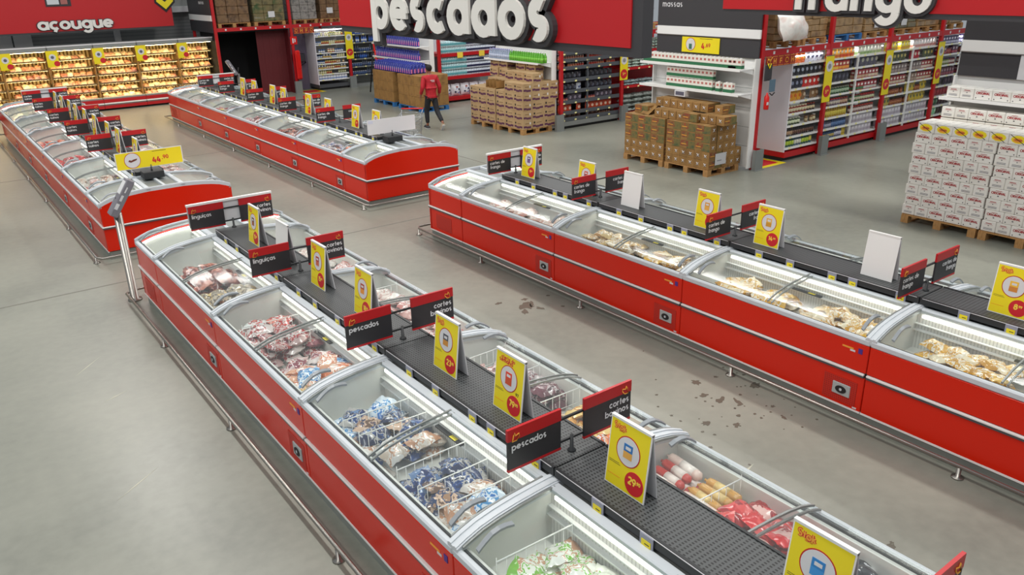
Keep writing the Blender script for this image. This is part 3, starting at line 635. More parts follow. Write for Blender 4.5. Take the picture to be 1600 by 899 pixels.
# ------------------------------------------------------------------ pallet racks
def rack(label, xs, yf, yb, top=4.2, beam=2.33, skip=()):
    r = thing('pallet_rack', label, 'rack', (xs[0], yf, 0))
    for x in xs:
        for y in (yf, yb-.1):
            m = MB(); m.box(-.05, .05, 0, .09, 0, top, REDP, .01); m.build('upright', r, loc=(x-xs[0], y-yf, 0))
    for a, b in zip(xs, xs[1:]):
        for y in (yf+.01, yb-.07):
            MB().box(a-xs[0]+.05, b-xs[0]-.05, 0, .05, beam, beam+.12, REDP).build('beam', r, loc=(0, y-yf, 0))
        for k in range(5): MB().box(-.028, .028, -.006, 0, -.03, .03, WPAN).build('location_label', r, loc=(a-xs[0]+.35+k*(b-a-.6)/4, .008, beam+.06))
    return r
rack('red pallet rack behind the green-white carton display', [14.15, 16.55, 19.0, 21.45, 23.9], 10.4, 13.1)
rack('red pallet rack behind the purple-printed carton pallets', [14.17, 16.42, 18.9, 21.3], 16.75, 19.4)
rack('red pallet rack behind the blue bottle pallets', [14.3, 16.7, 19.1], 23.1, 25.9)
rack('red pallet rack over the dark doorway at the back', [9.16, 11.9, 14.15, 16.6, 19.0], 29.4, 32)
rack('red pallet rack behind the white beer cartons', [14.15, 16.55], 3.8, 6.45, beam=2.9)
for i, (x, y, t) in enumerate(((14.18, 10.34, 'right end of the green-white carton display'), (16.55, 10.33, 'second upright of the snack rack'), (19.0, 10.33, 'third upright of the snack rack'), (14.02, 16.68, 'right corner of the purple-printed carton display'), (16.42, 16.68, 'right end of the dark sauce shelves'), (14.33, 23.03, 'corner of the water pack rack'), (11.9, 29.33, 'dark doorway at the back'), (14.15, 29.33, 'back shelf column with the yellow strip'))):
    m = MB(); m.box(-.13, .13, -.05, -.03, .012, .44, ALU); m.box(-.13, -.11, -.03, .04, .012, .44, ALU); m.box(.11, .13, -.03, .04, .012, .44, ALU); m.box(-.15, .15, -.08, .05, 0, .012, ALU)
    tag(m.build('post_guard', loc=(x, y, 0)), 'grey steel post guard at the '+t, 'post guard')
# generic shelf unit: faces -y
def shelf_unit(label, x0, x1, yf, yb, levels, mt=WHITE, top=2.15, base=.2, basem=REDP, lip=.035, side=True, led=True, posts=()):
    r = thing('shelf_unit', label, 'shelves', (x0, yf, 0)); W = x1-x0; D = yb-yf
    MB().box(0, W, D-.02, D, base, top+.1, mt if mt is not ALU else PLINTH).build('back_panel', r)
    if side: MB().box(-.03, 0, .0, D, base, top, mat('side_panel_lilac', 'DCDAE2', .5)).build('end_panel', r)
    for z in levels:
        m = MB(); m.box(0, W, .0, D-.02, z-.02, z, mt); m.box(0, W, -.012, 0, z-.03, z+lip*.35, mt); s = m.build('shelf', r)
        m = MB()
        for k in range(int(W/.42)): m.box(.12+k*.42, .19+k*.42, -.016, -.012, z-.028, z+.012, mat('shelf_tag', 'EDE7A0', .5))
        m.build('price_tag', s)
    m = MB(); m.box(-.02, W, -.02, D, base-.12 if base > .15 else 0, base, basem); m.box(0, W, .05, D, 0, base-.1 if base > .15 else .01, INK); m.build('base_box', r)
    for p in posts: MB().box(p-x0-.018, p-x0+.018, -.02, .02, base, top, mt).build('front_post', r)
    if led: MB().box(.05, W-.05, .06, .10, top+.08, top+.1, LEDW).build('light_strip', r)
    return r
# products for shelves
def bottle(name, mb_, mc, ml, r=.035, h=.24, nk=.4):
    m = MB(); m.lathe([(r*.9, 0), (r, .01), (r, h*.6), (r*nk, h*.82), (r*nk, h*.92)], mb_, 8); m.lathe([(r*nk*1.15, h*.92), (r*nk*1.15, h)], mc, 8); m.lathe([(r*1.02, h*.15), (r*1.02, h*.48)], ml, 8)
    return m.build(name)
def pbox(name, w, d, h, base, band, lab=WHITE, z0=.1, z1=.4):
    m = MB(); m.box(-w/2, w/2, -d/2, d/2, 0, h, base); m.box(-w/2-.001, w/2+.001, -d/2-.001, d/2+.001, h*z0, h*z1, band); m.box(-w*.3, w*.3, -d/2-.002, d/2+.002, h*.55, h*.8, lab); m.box(-w/2-.002, w/2+.002, -d*.3, d*.3, h*.55, h*.8, lab)
    return m.build(name)
def pouch(name, m_, lab, w=.16, h=.22, t=.07, seed=1):
    m = MB(); v, f = pillow(w, h, t, 5, 6, seed); m.add([(x, -(z-t/2), y+h/2) for x, y, z in v], f, m_, True); m.disc((0, -t*.42, h*.55), XR, ZU, w*.26, .01, lab, 12)
    return m.build(name)
def col(h): return mat('pack_'+h, h, .4, coat=.2)
P = {}
def proto(key):
    if key in P: return P[key]
    k, *c = key.split('_')
    if k == 'jar':
        m = MB(); m.lathe([(.036, 0), (.04, .01), (.04, .1), (.032, .115)], col(c[0]), 10); m.lathe([(.036, .115), (.036, .135)], col(c[1]), 10); m.lathe([(.041, .03), (.041, .085)], col(c[2]), 10); o = m.build('jar')
    elif k == 'bot': o = bottle('bottle', col(c[0]), col(c[1]), col(c[2]))
    elif k == 'tall': o = bottle('bottle', col(c[0]), col(c[1]), col(c[2]), .04, .29, .35)
    elif k == 'box': o = pbox('carton', .11, .1, .17, col(c[0]), col(c[1]), col(c[2]))
    elif k == 'can':
        m = MB(); m.lathe([(.035, 0), (.037, .005), (.037, .11), (.034, .115)], col(c[0]), 10); m.lathe([(.0375, .02), (.0375, .07)], col(c[1]), 10); o = m.build('tin')
    else: o = pouch('pouch', col(c[0]), col(c[1]), seed=len(P))
    P[key] = o; return o
KN = {'jar': ('glass_jar', 'jar'), 'bot': ('bottle', 'bottle'), 'tall': ('bottle', 'bottle'), 'box': ('carton', 'carton'), 'can': ('tin_can', 'tin'), 'bag': ('snack_bag', 'bag')}
WD = {'jar': .088, 'bot': .08, 'tall': .09, 'box': .122, 'can': .082, 'bag': .165}
rs = random.Random(11)
def fill(x0, x1, y, z, keys, where, sc=1, run=6, dens=.97, rz=0, rows=1, ax='x'):
    x = x0; k = rs.choice(keys); n = 0
    while x < x1-.03:
        if n <= 0: k = rs.choice(keys); n = rs.randint(3, run)
        kind = k.split('_')[0]; wd = WD[kind]*sc
        if x+wd > x1+.01: break
        if rs.random() < dens:
            nm_, ct = KN[kind]; p = proto(k)
            pos = (x+wd/2, y, z) if ax == 'x' else (y, x+wd/2, z)
            inst(p, nm_, '%s %s' % ({'jar': 'small glass jar', 'bottle': 'small bottle', 'carton': 'small carton', 'tin': 'small tin', 'bag': 'small pouch'}[ct], where), ct, pos, (0, 0, rz+rs.uniform(-.06, .06)), '%ss %s' % (ct, where), (sc, sc, sc))
        x += wd*1.01; n -= 1
LV = [.28, .52, .77, 1.03, 1.29, 1.56, 1.83, 2.09]
shelf_unit('white lit shelf unit with lilac end panel beside the red fire post', 15.3, 16.48, 10.47, 11.3, LV)
shelf_unit('white lit double shelf unit in the second bay of the snack rack', 16.62, 18.93, 10.47, 11.1, LV, side=False, posts=(17.77,))
shelf_unit('white lit double shelf unit in the third bay of the snack rack', 19.07, 21.38, 10.47, 11.1, LV, side=False, posts=(20.2,))
shelf_unit('white lit shelf unit in the farthest bay of the snack rack', 21.52, 23.85, 10.47, 11.1, LV, side=False, posts=(22.7,))
A1 = ['bag_6E4A32_D8C89A', 'bag_C23A24_F0D8A0', 'bag_2A2A34_D8D8E8', 'bag_E8B030_C83020', 'bot_30404A_D8D0C0_C8B060', 'tall_3A2A24_E0C040_B03020', 'box_8A2A2A_D8C070_F0F0E8', 'bot_E0E4E8_3060A0_C03040', 'jar_7A4020_D8D8D0_E8E0C8', 'tall_2E5A46_D8D8D0_E8E0C8']
ROWS1 = {0: [['bot_4A6478_D05090_E0E0D0', 'tall_3C6A7A_303840_E8D860', 'bot_305A50_D8D8E0_B8D040'], ['tall_2A2628_E8D8C0_6A4A3A', 'tall_38302C_404040_B09070'], ['jar_7A5A3A_C8C8C0_E0D8B0', 'jar_3A4A2E_D0D0C0_D8E0C0', 'can_8A6A4A_C8B890'], ['jar_3A2420_903828_D8C8A0', 'jar_8A3A2A_E8E0C0_D8D0B0'], ['bag_D89A2C_C86020', 'bag_8A6A4A_C8B8A0'], ['bag_C8302A_E8E8E0', 'bag_2C3040_8890A8'], ['bag_24262E_A8B0C0', 'bag_30343C_C0B8A0'], ['bag_D8DCE8_6A7090', 'bag_E0702C_F0C060']],
         1: [['tall_D8C02C_C89020_C8B048', 'tall_5A5A78_8080A0_C8C8D8', 'bot_3A5A80_E0E0E0_C8B060'], ['tall_34507A_E8E0D0_6080B0', 'bot_5A5A68_303840_A8A8B8'], ['bot_C8A83C_50381C_E8D860', 'bot_B0902C_402818_D8C850'], ['jar_6A3A3A_8A3020_C8A888', 'jar_6A5A6A_C02828_C8C0B0'], ['jar_4A6A4A_B8B0A0_C0A890', 'jar_3A5A3A_909080_A8C0A0'], ['bag_9A8A8A_C8C0C0', 'bag_3A3A44_606070'], ['box_B02A28_E8A040_F0E0C0', 'box_D8502C_E8C050_F0F0E0', 'bag_24242E_48485A'], ['box_F0A83C_D85020_F8F0D8', 'box_F4C04C_E07830_F8F0E0']],
         2: [['box_C8C4CC_A8A0A8_E4E0E4', 'box_D0CCD4_B0A8B4_E8E4EC'], ['box_C8C4CC_A8A0A8_E4E0E4', 'box_D0CCD4_B0A8B4_E8E4EC'], ['jar_8A4A3A_B83030_E8D8C8', 'jar_7A5048_C04038_D8C8C0'], ['jar_3A6A3A_8A3A3A_C8C0A8', 'jar_7A3A3A_C03030_C8D0A8'], ['box_A83038_4A7A50_F0E8E0', 'box_9A2A38_C8C8C0_F0E8E8'], ['box_A83A40_C8A88A_E8E0D8', 'box_98323C_D8C8B0_F0E8E0'], ['box_98323C_B8B098_D8E0C8', 'bag_5A5A68_A8A898'], ['box_E8E8D8_A8C088_F8F8F0', 'box_E4ECD8_98B878_F8F8F0']],
         3: [['box_C8C4CC_A8A0A8_E4E0E4', 'box_D0CCD4_B0A8B4_E8E4EC'], ['box_C8C4CC_A8A0A8_E4E0E4', 'box_D0CCD4_B0A8B4_E8E4EC'], ['bag_C8B040_6A7048', 'bag_B8A850_58604A', 'jar_8A4A2A_7A3A1C_A86A3A'], ['bag_C8B040_6A7048', 'jar_8A4A2A_7A3A1C_A86A3A'], ['box_9A3038_C8B8A0_E0D8C8', 'box_8A7060_A89080_D0C0B0'], ['box_9A3038_D8C8B8_E0D8C8', 'box_7A6A68_A09088_C8C0B8'], ['bag_B83040_E0D8C8', 'bag_58604A_C8B868'], ['box_F0E8E4_D09890_F8F8F8', 'box_E8D83C_D0A030_F8F8C8']],
         4: [['bag_8AC898_E0F0E0', 'bag_3A3028_58483A'], ['bag_3A2A2E_6A3A40', 'bag_3A5A40_80A080'], ['bag_8A2A30_B84048', 'bag_3A3A48_585870'], ['bag_A82A38_D04858', 'bag_38303C_604858'], ['box_5A2A38_8A3A48_A88890', 'jar_4A3A5A_3A2A4A_C0B8C8'], ['jar_6A7A3A_48305A_B8B8A0', 'jar_7A3A3A_40284A_C8B8B0'], ['jar_8A3A3A_40284A_A85A50', 'box_4A2A48_A84050_C8B0B8'], ['box_4A3A68_C8C8E0_E0E0F0', 'box_3A2A58_C0C0D8_E8E8F0']]}
BW = ['on the lowest shelf', 'on shelf two', 'on shelf three', 'on shelf four', 'on shelf five', 'on shelf six', 'on shelf seven', 'on the top lit shelf']
def clampz(z0, z1, k, sc): return sc
for bay, (a, b) in enumerate(((15.36, 16.46), (16.66, 17.74), (17.8, 18.9), (19.1, 20.17), (20.23, 21.36), (21.55, 22.65), (22.75, 23.8))):
    key = {0: 0, 1: 1, 2: 2, 3: 3, 4: 3, 5: 4, 6: 4}[bay]
    where = ('first', 'second', 'third', 'fourth', 'fifth', 'sixth', 'seventh')[bay]+' snack rack column'
    for li, z in enumerate(LV):
        ks = ROWS1[key][li]; sc = .8 if 'tall' in ks[0] else (.95 if 'bag' in ks[0] else 1.15)
        if bay >= 5 and li < 2 and 0: continue
        fill(a, b, 10.57, z+.002, ks, '%s of the %s' % (BW[li], where), sc, 4, .96)
        if bay == 0 and li == 0: fill(a, b, 10.57, z+.002+.0, [], where) if 0 else None
# stacked pale cartons at the foot of the snack rack are shelf goods too
def vstrip(x, y, z0, z1, label):
    r = thing('price_strip', label, 'price strip', (x, y, z0)); h = z1-z0
    m = MB(); m.box(-.15, .15, -.01, 0, 0, h, YEL); m.disc((0, -.01, h*.78), XR, ZU, .115, .003, WPAN, 24); m.disc((0, -.013, h*.78), XR, ZU, .06, .002, mat('dim_grey', '8A8A90'), 8); m.disc((0, -.01, h*.24), XR, ZU, .13, .004, REDD, 24)
    m.text('5', (-.05, -.014, h*.2), XR, ZU, .04, PALEY, .2, .002); m.text(',99', (.0, -.014, h*.235), XR, ZU, .02, PALEY, .2, .002)
    m.build('printed_strip', r); MB().box(-.155, .155, -.012, .0, h, h+.02, STEEL).build('clip', r)
vstrip(16.53, 10.4, 1.18, 2.18, 'tall yellow price strip on the second post of the snack rack')
vstrip(19.0, 10.4, 1.1, 2.14, 'tall yellow price strip on the third post of the snack rack')
vstrip(21.45, 10.4, 1.14, 2.18, 'tall yellow price strip on the farthest post of the snack rack')
vstrip(16.45, 16.75, 1.14, 1.83, 'yellow price strip at the right end of the dark sauce shelves')
vstrip(14.15, 29.4, 1.08, 2.1, 'yellow price strip on the red post between the back shelves')
# second rack: dark shelves
L2 = [.42, .70, .98, 1.28, 1.60, 1.80, 1.99]
shelf_unit('grey shelf unit of sauces and tins facing the aisle, left of the red bag shelves', 14.12, 16.34, 16.8, 17.5, [.24]+L2, SLATE, 2.1, .2, ALU, .2, False, True, (15.12,))
D2 = [['bag_5A4038_8A6A5A', 'jar_4A3030_6A3A30_A07860'], ['bag_C84A28_E8C8B0', 'box_6A4A3A_A07050_C8A888'], ['jar_8A3030_3A3040_B87860', 'bag_504A58_9890A0'], ['bag_C8D0DC_4A5A80', 'bag_30303A_606878'], ['bag_24262C_40444C', 'bag_2C2C34_585C68'], ['jar_B03A2C_D8D0C8_C04A38', 'jar_B8684A_A8A098_D08860'], ['jar_B03A2C_D8D0C8_C04A38', 'jar_9A5A48_E0D8D0_C88870'], ['jar_8A3A4A_E8E8F0_C86058', 'bot_7A4A50_E0D8E0_B87068']]
for li, z in enumerate([.24]+L2):
    for a, b, q in ((14.15, 15.09, 'left'), (15.15, 16.3, 'right')):
        fill(a, b, 16.92, z+.002, D2[li], 'on level %s of the grey sauce shelves, %s side' % (('one', 'two', 'three', 'four', 'five', 'six', 'seven', 'eight')[li], q), 1.0 if li < 5 else .95, 5, .95)
for z in (.92, 1.37, 1.9): pass
shelf_unit('red shelf unit of bagged goods seen between the sauce shelves and the carton display', 16.52, 18.8, 16.8, 17.9, [.16, .92, 1.42, 1.88], REDP, 2.2, .12, REDP, .12, False, False)
SACK = noisy('grey_sack', ['5A6058', '8A9490', 'A8B0A8'], 14, .4); SACKG = noisy('green_sack', ['3A7A5A', 'C8D8D0', '7AA890'], 18, .4); SACKB = noisy('dark_sack', ['30343C', 'A8C0C0', '5A6478'], 18, .4)
sk = [bag('goods_sack', .42, .3, .13, SACK, 80), bag('goods_sack', .3, .22, .08, SACKG, 81), bag('goods_sack', .3, .22, .08, SACKB, 82)]
for li, (z, p, n, dy) in enumerate(((.16, 0, 4, .13), (.92, 2, 2, .08), (1.42, 1, 3, .08), (1.88, 1, 4, .08))):
    for k in range(n):
        for j in range(5 if p else 4):
            inst(sk[p], 'goods_sack', ('plump grey sack piled on the bottom red shelf', 'dark bag on the second red shelf', 'green bag on the third red shelf', 'green bag on the top red shelf')[li], 'sack', (16.8+j*(.42 if p == 0 else .31)+rs.uniform(-.02, .02), 17.02, z+.004+k*dy*1.02), (0, 0, rs.uniform(-.1, .1)), ('sacks on the bottom red shelf', 'bags on the second red shelf', 'bags on the third red shelf', 'bags on the top red shelf')[li])
# back shelves
L4 = [.37, .58, .77, .96, 1.17, 1.36, 1.67, 1.97]
shelf_unit('white rounded shelf unit of small jars beside the fire hose recess', 12.8, 14.05, 29.45, 30.3, L4, WHITE, 2.1, .2, mat('base_grey', '4A4C50'), .03)
shelf_unit('blue-lit darker shelf unit right of the small jar shelves at the back', 14.25, 16.5, 29.5, 30.1, [.44, .75, 1.04, 1.3, 1.65, 1.96], ALU, 2.1, .1, ALU, .03, False)
shelf_unit('dim shelf unit behind the bottle pallet at the back', 16.7, 18.9, 29.5, 30.1, [.44, .75, 1.04, 1.3, 1.65, 1.96], ALU, 2.1, .1, ALU, .03, False, False)
C4 = ['jar_C8C88A_E8E8D8_D8D0B0', 'jar_8A4A3A_B8A840_D8C8A0', 'can_3A5A8A_D8D8D8', 'jar_5A6A4A_E0D860_C8C8A0', 'box_48506A_C8A85A_E8E8E0', 'jar_A84A38_D8D8C8_E0D8B0', 'can_C8B060_A83A30']
for li, z in enumerate(L4): fill(12.83, 14.02, 29.55, z+.002, C4 if li else ['box_D8DCE8_8090B8_F0F0F0'], 'on shelf level %s of the white rounded back unit' % ('one', 'two', 'three', 'four', 'five', 'six', 'seven', 'eight')[li], .95 if li not in (5,) else 1.1, 4, .93)
C5 = ['bot_2A4A8A_E0E8F8_3A6AC0', 'bot_3A4458_8890A8_5A6480', 'jar_30406A_B8C0D0_48608A', 'tall_28303C_6A7890_3A4A68']
for li, z in enumerate([.44, .75, 1.04, 1.3, 1.65, 1.96]): fill(14.28, 16.4, 29.6, z+.002, C5 if li < 4 else ['bot_2A5AB8_E8F0FF_D8E0F0', 'bot_2A4A9A_E8F0FF_3A6AC0'], 'on shelf level %s of the blue-lit back unit' % ('one', 'two', 'three', 'four', 'five', 'six')[li], 1.0, 6, .94)
# doorway recess: near-black walls carry the dark of the opening in their colour
m = MB(); m.box(9.22, 11.84, 31.4, 31.45, 0, 2.3, PASSAGE_SHADE); m.box(9.2, 9.24, 29.52, 31.4, 0, 2.3, PASSAGE_SHADE); m.box(11.8, 11.84, 29.52, 31.4, 0, 2.3, MAROON); m.box(9.24, 11.8, 29.52, 31.4, 2.27, 2.31, PASSAGE_SHADE)
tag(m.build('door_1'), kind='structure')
m = MB()
for k in range(9): m.box(10.72+k*.12, 10.72+k*.12+.125, 29.9+.006*(k % 2), 29.905+.006*(k % 2), .02, 2.27, MAROON)
tag(m.build('strip_curtain'), 'dark maroon strip curtain across the right half of the dark doorway', 'curtain')
# recess with fire gear
m = MB(); m.box(11.98, 12.76, 30.3, 30.34, 0, 2.1, mat('recess_violet', '6A6074', .6)); tag(m.build('wall_recess'), kind='structure')
m = MB(); m.tube([(12.2, 30.1, 1.3), (12.5, 30.12, 1.25), (12.62, 30.14, 1.0), (12.4, 30.14, .9), (12.25, 30.1, .5), (12.2, 30.1, .2)], .025, INK, 6); m.box(12.15, 12.6, 30.05, 30.28, 1.05, 1.35, mat('dark_grey_gear', '3C3A42', .5), .02)
tag(m.build('fire_hose'), 'dark coiled hose hanging in the recess beside the red post', 'hose')
m = MB(); m.box(11.86, 12.06, 29.18, 29.3, .5, 1.55, mat('signal_red', 'D01A14', .3), .05); m.box(11.9, 12.02, 29.16, 29.18, .9, 1.4, mat('signal_red')); tag(m.build('fire_column'), 'glossy red fire equipment column on the post by the doorway', 'fire equipment')
m = MB(); m.box(-.13, .13, -.01, 0, 0, .28, mat('signal_red')); m.box(-.05, .0, -.014, -.01, .05, .22, WPAN); m.box(.03, .07, -.014, -.01, .08, .2, WPAN); tag(m.build('fire_sign', loc=(11.93, 29.398, 1.75)), 'small red extinguisher sign above the fire column', 'sign')
def icons(x0, y, z, n, label):
    r = thing('pictogram_strip', label, 'sign', (x0, y, z))
    for k in range(n):
        x = k*.2; m = MB(); m.box(x, x+.19, -.01, 0, 0, .21, mat('brick_print', '9A2A1C', .5)); m.box(x+.012, x+.178, -.012, -.01, .012, .02, GOLD); m.box(x+.012, x+.178, -.012, -.01, .19, .198, GOLD)
        if k % 3 == 0: m.tube([(x+.095+.05*math.cos(a*PI/6), -.014, .105+.05*math.sin(a*PI/6)) for a in range(12)], .009, GOLD, 5, True)
        elif k % 3 == 1: m.box(x+.05, x+.07, -.014, -.01, .05, .16, GOLD); m.box(x+.12, x+.14, -.014, -.01, .05, .16, GOLD); m.box(x+.07, x+.12, -.014, -.01, .095, .115, GOLD)
        else: m.box(x+.06, x+.08, -.014, -.01, .05, .16, GOLD); m.box(x+.08, x+.13, -.014, -.01, .14, .16, GOLD); m.box(x+.08, x+.13, -.014, -.01, .09, .11, GOLD)
        m.build('pictogram_plate', r)
icons(14.24, 10.405, 2.118, 5, 'row of red and gold pictogram plates above the lilac panel at right')
icons(11.98, 29.405, 2.118, 4, 'row of red and gold pictogram plates over the hose recess at the back')
def floor_mark(x0, x1, y0, y1, label):
    m = MB(); m.box(x0, x1, y0, y1, .0003, .0012, YEL); m.box(x0+.12, x1-.12, y0+.12, y1-.12, .0012, .002, REDD); tag(m.build('floor_marking'), label, 'floor marking')
floor_mark(14.3, 15.25, 10.35, 11.3, 'yellow framed red square painted on the floor by the lilac panel')
floor_mark(11.98, 12.85, 29.0, 29.9, 'yellow framed red square painted on the floor before the hose recess')
r = thing('fire_extinguisher', 'small red extinguisher with grey tag on the post beside the carton display', 'extinguisher', (14.22, 10.28, 1.28))
MB().lathe([(.05, 0), (.055, .02), (.055, .25), (.02, .31), (.02, .34)], mat('signal_red'), 10).build('cylinder', r)
MB().box(.02, .22, -.02, -.01, .35, .6, mat('tag_blue', '5A7486', .4), .01).tube([(.04, -.03, .33), (.12, -.03, .28), (.2, -.03, .33)], .012, INK, 6).build('instruction_tag', r)
MB().box(-.06, -.0, -.055, -.05, .1, .16, WPAN).build('white_label', r)
m = MB(); m.box(14.12, 14.34, 10.3, 10.32, 1.86, 2.18, DARK); m.tube([(14.18, 10.29, 2.2), (14.23, 10.29, 2.1), (14.28, 10.29, 2.2)], .012, YEL, 5); m.tube([(14.16, 10.29, 2.3), (14.23, 10.29, 2.24), (14.3, 10.29, 2.32)], .01, GOLD, 5); tag(m.build('aisle_plate'), 'small dark plate with yellow chevron on the red post', 'sign')
# ------------------------------------------------------------------ end caps
def endcap(label, y0, y1, shelves, header=True, top=2.3, zh=2.3, ht=3.9, split=None, xf=13.5):
    r = thing('end_display', label, 'end display', (14.0, y0, 0)); W = y1-y0
    m = MB(); m.box(.04, .07, 0, W, .05, top, WHITE)
    for z in (.5, .9, 1.3, 1.7, 2.1):
        if z < top: m.box(.036, .041, 0, W, z, z+.006, PLINTH)
    m.build('back_panel', r)
    for y in (-.03, W): MB().box(-.06, .1, y, y+.03, .05, top, WHITE).build('side_post', r)
    for z in shelves:
        m = MB(); m.box(xf-14, .04, 0, W, z-.03, z, WHITE, .004); m.box(xf-14-.01, xf-14, 0, W, z-.04, z+.01, WHITE)
        for y in (.01, W-.03): m.ext([(0, 0), (.45, 0), (.45, -.12)], (xf-14+.05, y+.02, z-.03), XR, ZU, .02, WHITE)
        m.build('shelf', r)
    if header:
        m = MB(); m.box(.03, .06, -.02, W+.02, zh, zh+.37, DARK); m.build('lower_header', r)
        if split: MB().box(.02, .03, -.02, split, zh, zh+.37, WPAN).build('white_header_panel', r)
        m = MB(); m.box(.02, .06, -.02, W+.02, zh+.385, zh+.56, WHITE); m.build('white_band', r)
        m = MB(); m.box(.03, .06, -.02, W+.02, zh+.56, ht, DARK); m.build('upper_header', r)
        m = MB(); m.box(.01, .03, -.02, W+.02, zh+.37, zh+.385, STEEL); m.box(.01, .03, -.02, W+.02, zh-.015, zh, STEEL); m.build('ticket_rail', r)
    return r
e1 = endcap('white end display of green-white cartons above the brown carton pallets', 10.45, 13.22, (1.63, 2.12))
MB().text('massas', (-.0+.028, 13.1-10.45, 3.27), NX, ZU, .07, WPAN, .13, .003).build('header_lettering', e1)
endcap('white end display of clear and green bottles above the purple-printed cartons', 16.94, 19.4, (1.8,), top=2.25, zh=2.28)
endcap('white end display of blue bottles behind the red-jacketed person', 23.15, 26.25, (1.44, 1.88), top=2.25, zh=2.28)
e0 = endcap('white end display of beer cartons at the right edge', 3.85, 6.45, (2.0,), split=1.7)
m = MB(); m.box(9.08, 9.11, 29.5, 32.0, 2.3, 2.67, DARK); m.box(9.07, 9.11, 29.5, 32, 2.69, 2.88, WHITE); m.box(9.08, 9.11, 29.5, 32, 2.88, 4, DARK); m.text('massas', (9.075, 30.6, 3.25), NX, ZU, .07, WPAN, .13, .003)
tag(m.build('header_board'), 'dark header board with white band at the end of the back rack', 'header board')
r = thing('wide_price_sign', 'wide yellow 4,69 price sign on the dark header above the green-white cartons', 'sign', (14.02, 12.47, 2.33))
m = MB(); m.box(-.012, 0, -1.04, 0, 0, .32, YEL); m.disc((-.012, -.25, .17), NX, ZU, .135, .003, REDP, 28); m.disc((-.015, -.25, .17), NX, ZU, .125, .002, WPAN, 28); m.box(-.022, -.016, -.29, -.21, .07, .18, mat('art_green', '3A6A58')); m.box(-.022, -.016, -.28, -.22, .18, .26, WPAN)
m.text('4', (-.013, -.56, .09), NX, ZU, .07, REDD, .19, .002); m.text(',69', (-.013, -.66, .13), NX, ZU, .045, REDD, .17, .002); m.box(-.015, -.012, -.85, -.5, .29, .297, INK)
m.build('sign_board', r)
# cartons on end display 1
mk = MB(); G1 = mat('carton_green', '2E6E4A', .5); mk.box(-.05, .05, -.055, .055, 0, .2, mat('carton_cream', 'E4E0D6', .5)); mk.box(-.051, .051, -.056, .056, .01, .075, G1); mk.box(-.052, .052, -.03, .03, .055, .075, G1)
mk.box(-.051, -.05, -.03, .03, .12, .165, mat('faded_red', 'B87068', .5)); mk.box(-.03, .03, -.056, -.055, .12, .165, mat('faded_red')); mk.box(-.02, .02, -.02, .02, .2, .215, WPAN)
milk = mk.build('milk_carton')
for k in range(24): inst(milk, 'milk_carton', 'green and cream carton in the long row on the upper shelf of the end display', 'carton', (13.6, 13.12-k*.107, 2.122), group='cartons in the long upper row')
for k in range(3): inst(milk, 'milk_carton', 'green and cream carton in the short group at the right end of the upper shelf', 'carton', (13.6, 10.74-k*.107, 2.122), group='cartons at the right end of the upper shelf')
for j in range(2):
    for k in range(12): inst(milk, 'milk_carton', 'green and cream carton in the two-high block on the lower shelf', 'carton', (13.62, 12.42-k*.107, 1.632+j*.217), group='cartons stacked two high on the lower shelf')
for y in (11.03, 10.72, 10.83): inst(milk, 'milk_carton', 'loose green and cream carton right of the two-high block', 'carton', (13.6, y+.0, 1.632), group='loose cartons on the lower shelf')
m = MB(); m.box(-.06, .06, -.15, .15, 0, .12, WPAN); m.box(-.061, -.06, -.12, .12, .02, .1, mat('cow_grey')); tag(m.build('stacked_carton_pack', loc=(13.5, 11.95, 1.464)), 'small white pack of cartons tucked under the lower shelf', 'carton')
# ------------------------------------------------------------------ pallets and carton stacks
def pallet_obj(mw=WOOD, Wy=1.2, Dx=1.0):
    r = thing('pallet', '', 'pallet'); m = MB()
    for k in range(6): m.box(k*Dx/6+.01, (k+1)*Dx/6-.02, 0, Wy, .12, .142, mw)
    m.build('deck_boards', r)
    for y in (0, Wy/2-.06, Wy-.12):
        m = MB(); m.box(0, Dx, y, y+.12, 0, .02, mw)
        for x in (0, Dx/2-.06, Dx-.12): m.box(x, x+.12, y, y+.12, .02, .12, mw)
        m.build('stringer', r)
    return r
pw = pallet_obj(); pb = pallet_obj(BLUEP, 1.4, 1.06)
def put_pallet(p, x, y, label, z=0, rz=0): return inst(p, 'pallet', label, 'pallet', (x, y, z), (0, 0, rz))
for x, y, t in ((12.9, 10.6, 'right wooden pallet under the brown printed cartons'), (12.9, 11.86, 'left wooden pallet under the brown printed cartons'), (12.9, 16.85, 'right wooden pallet under the purple-printed cartons'), (12.9, 18.1, 'left wooden pallet under the shaded purple-printed cartons'), (12.88, 5.24, 'left wooden pallet under the white beer cartons'), (12.88, 4.0, 'wooden pallet under the beer cartons cut by the right edge'), (12.88, 2.76, 'pallet beyond the right edge under beer cartons')):
    put_pallet(pw, x, y, t)
put_pallet(pb, 12.85, 22.05, 'right blue pallet under the plain brown cartons'); put_pallet(pb, 12.85, 23.75, 'left blue pallet under the plain brown cartons')
GRN = noisy('olive_print', ['4A5838', '7A6A3A', '46563C'], 9, .8); RUST = noisy('rust_print', ['9A4A2C', '7E6A3A', '8A3E2C', '5A6040'], 12, .8)
def brown_box():     # long along y; end faces on -y
    m = MB(); m.box(-.1, .1, -.2, .2, 0, .178, CARD, .004)
    for s in (-1, 1):
        m.box(*sorted((s*.101, s*.1)), -.195, .02, .01, .165, GRN); m.box(*sorted((s*.1012, s*.1)), -.02, .19, .05, .17, RUST); m.box(*sorted((s*.1015, s*.1)), .03, .17, .085, .1, GOLD)
        for q in (1, -1): m.tube([(-.03, s*.2005, .09-q*.03), (.03, s*.2005, .09+q*.03)], .008, WPAN, 4)
    m.box(-.1, .1, -.02, .02, .178, .179, mat('packing_tape', 'B09468', .4))
    return m.build('brown_carton')
bb = brown_box(); bx = random.Random(5)
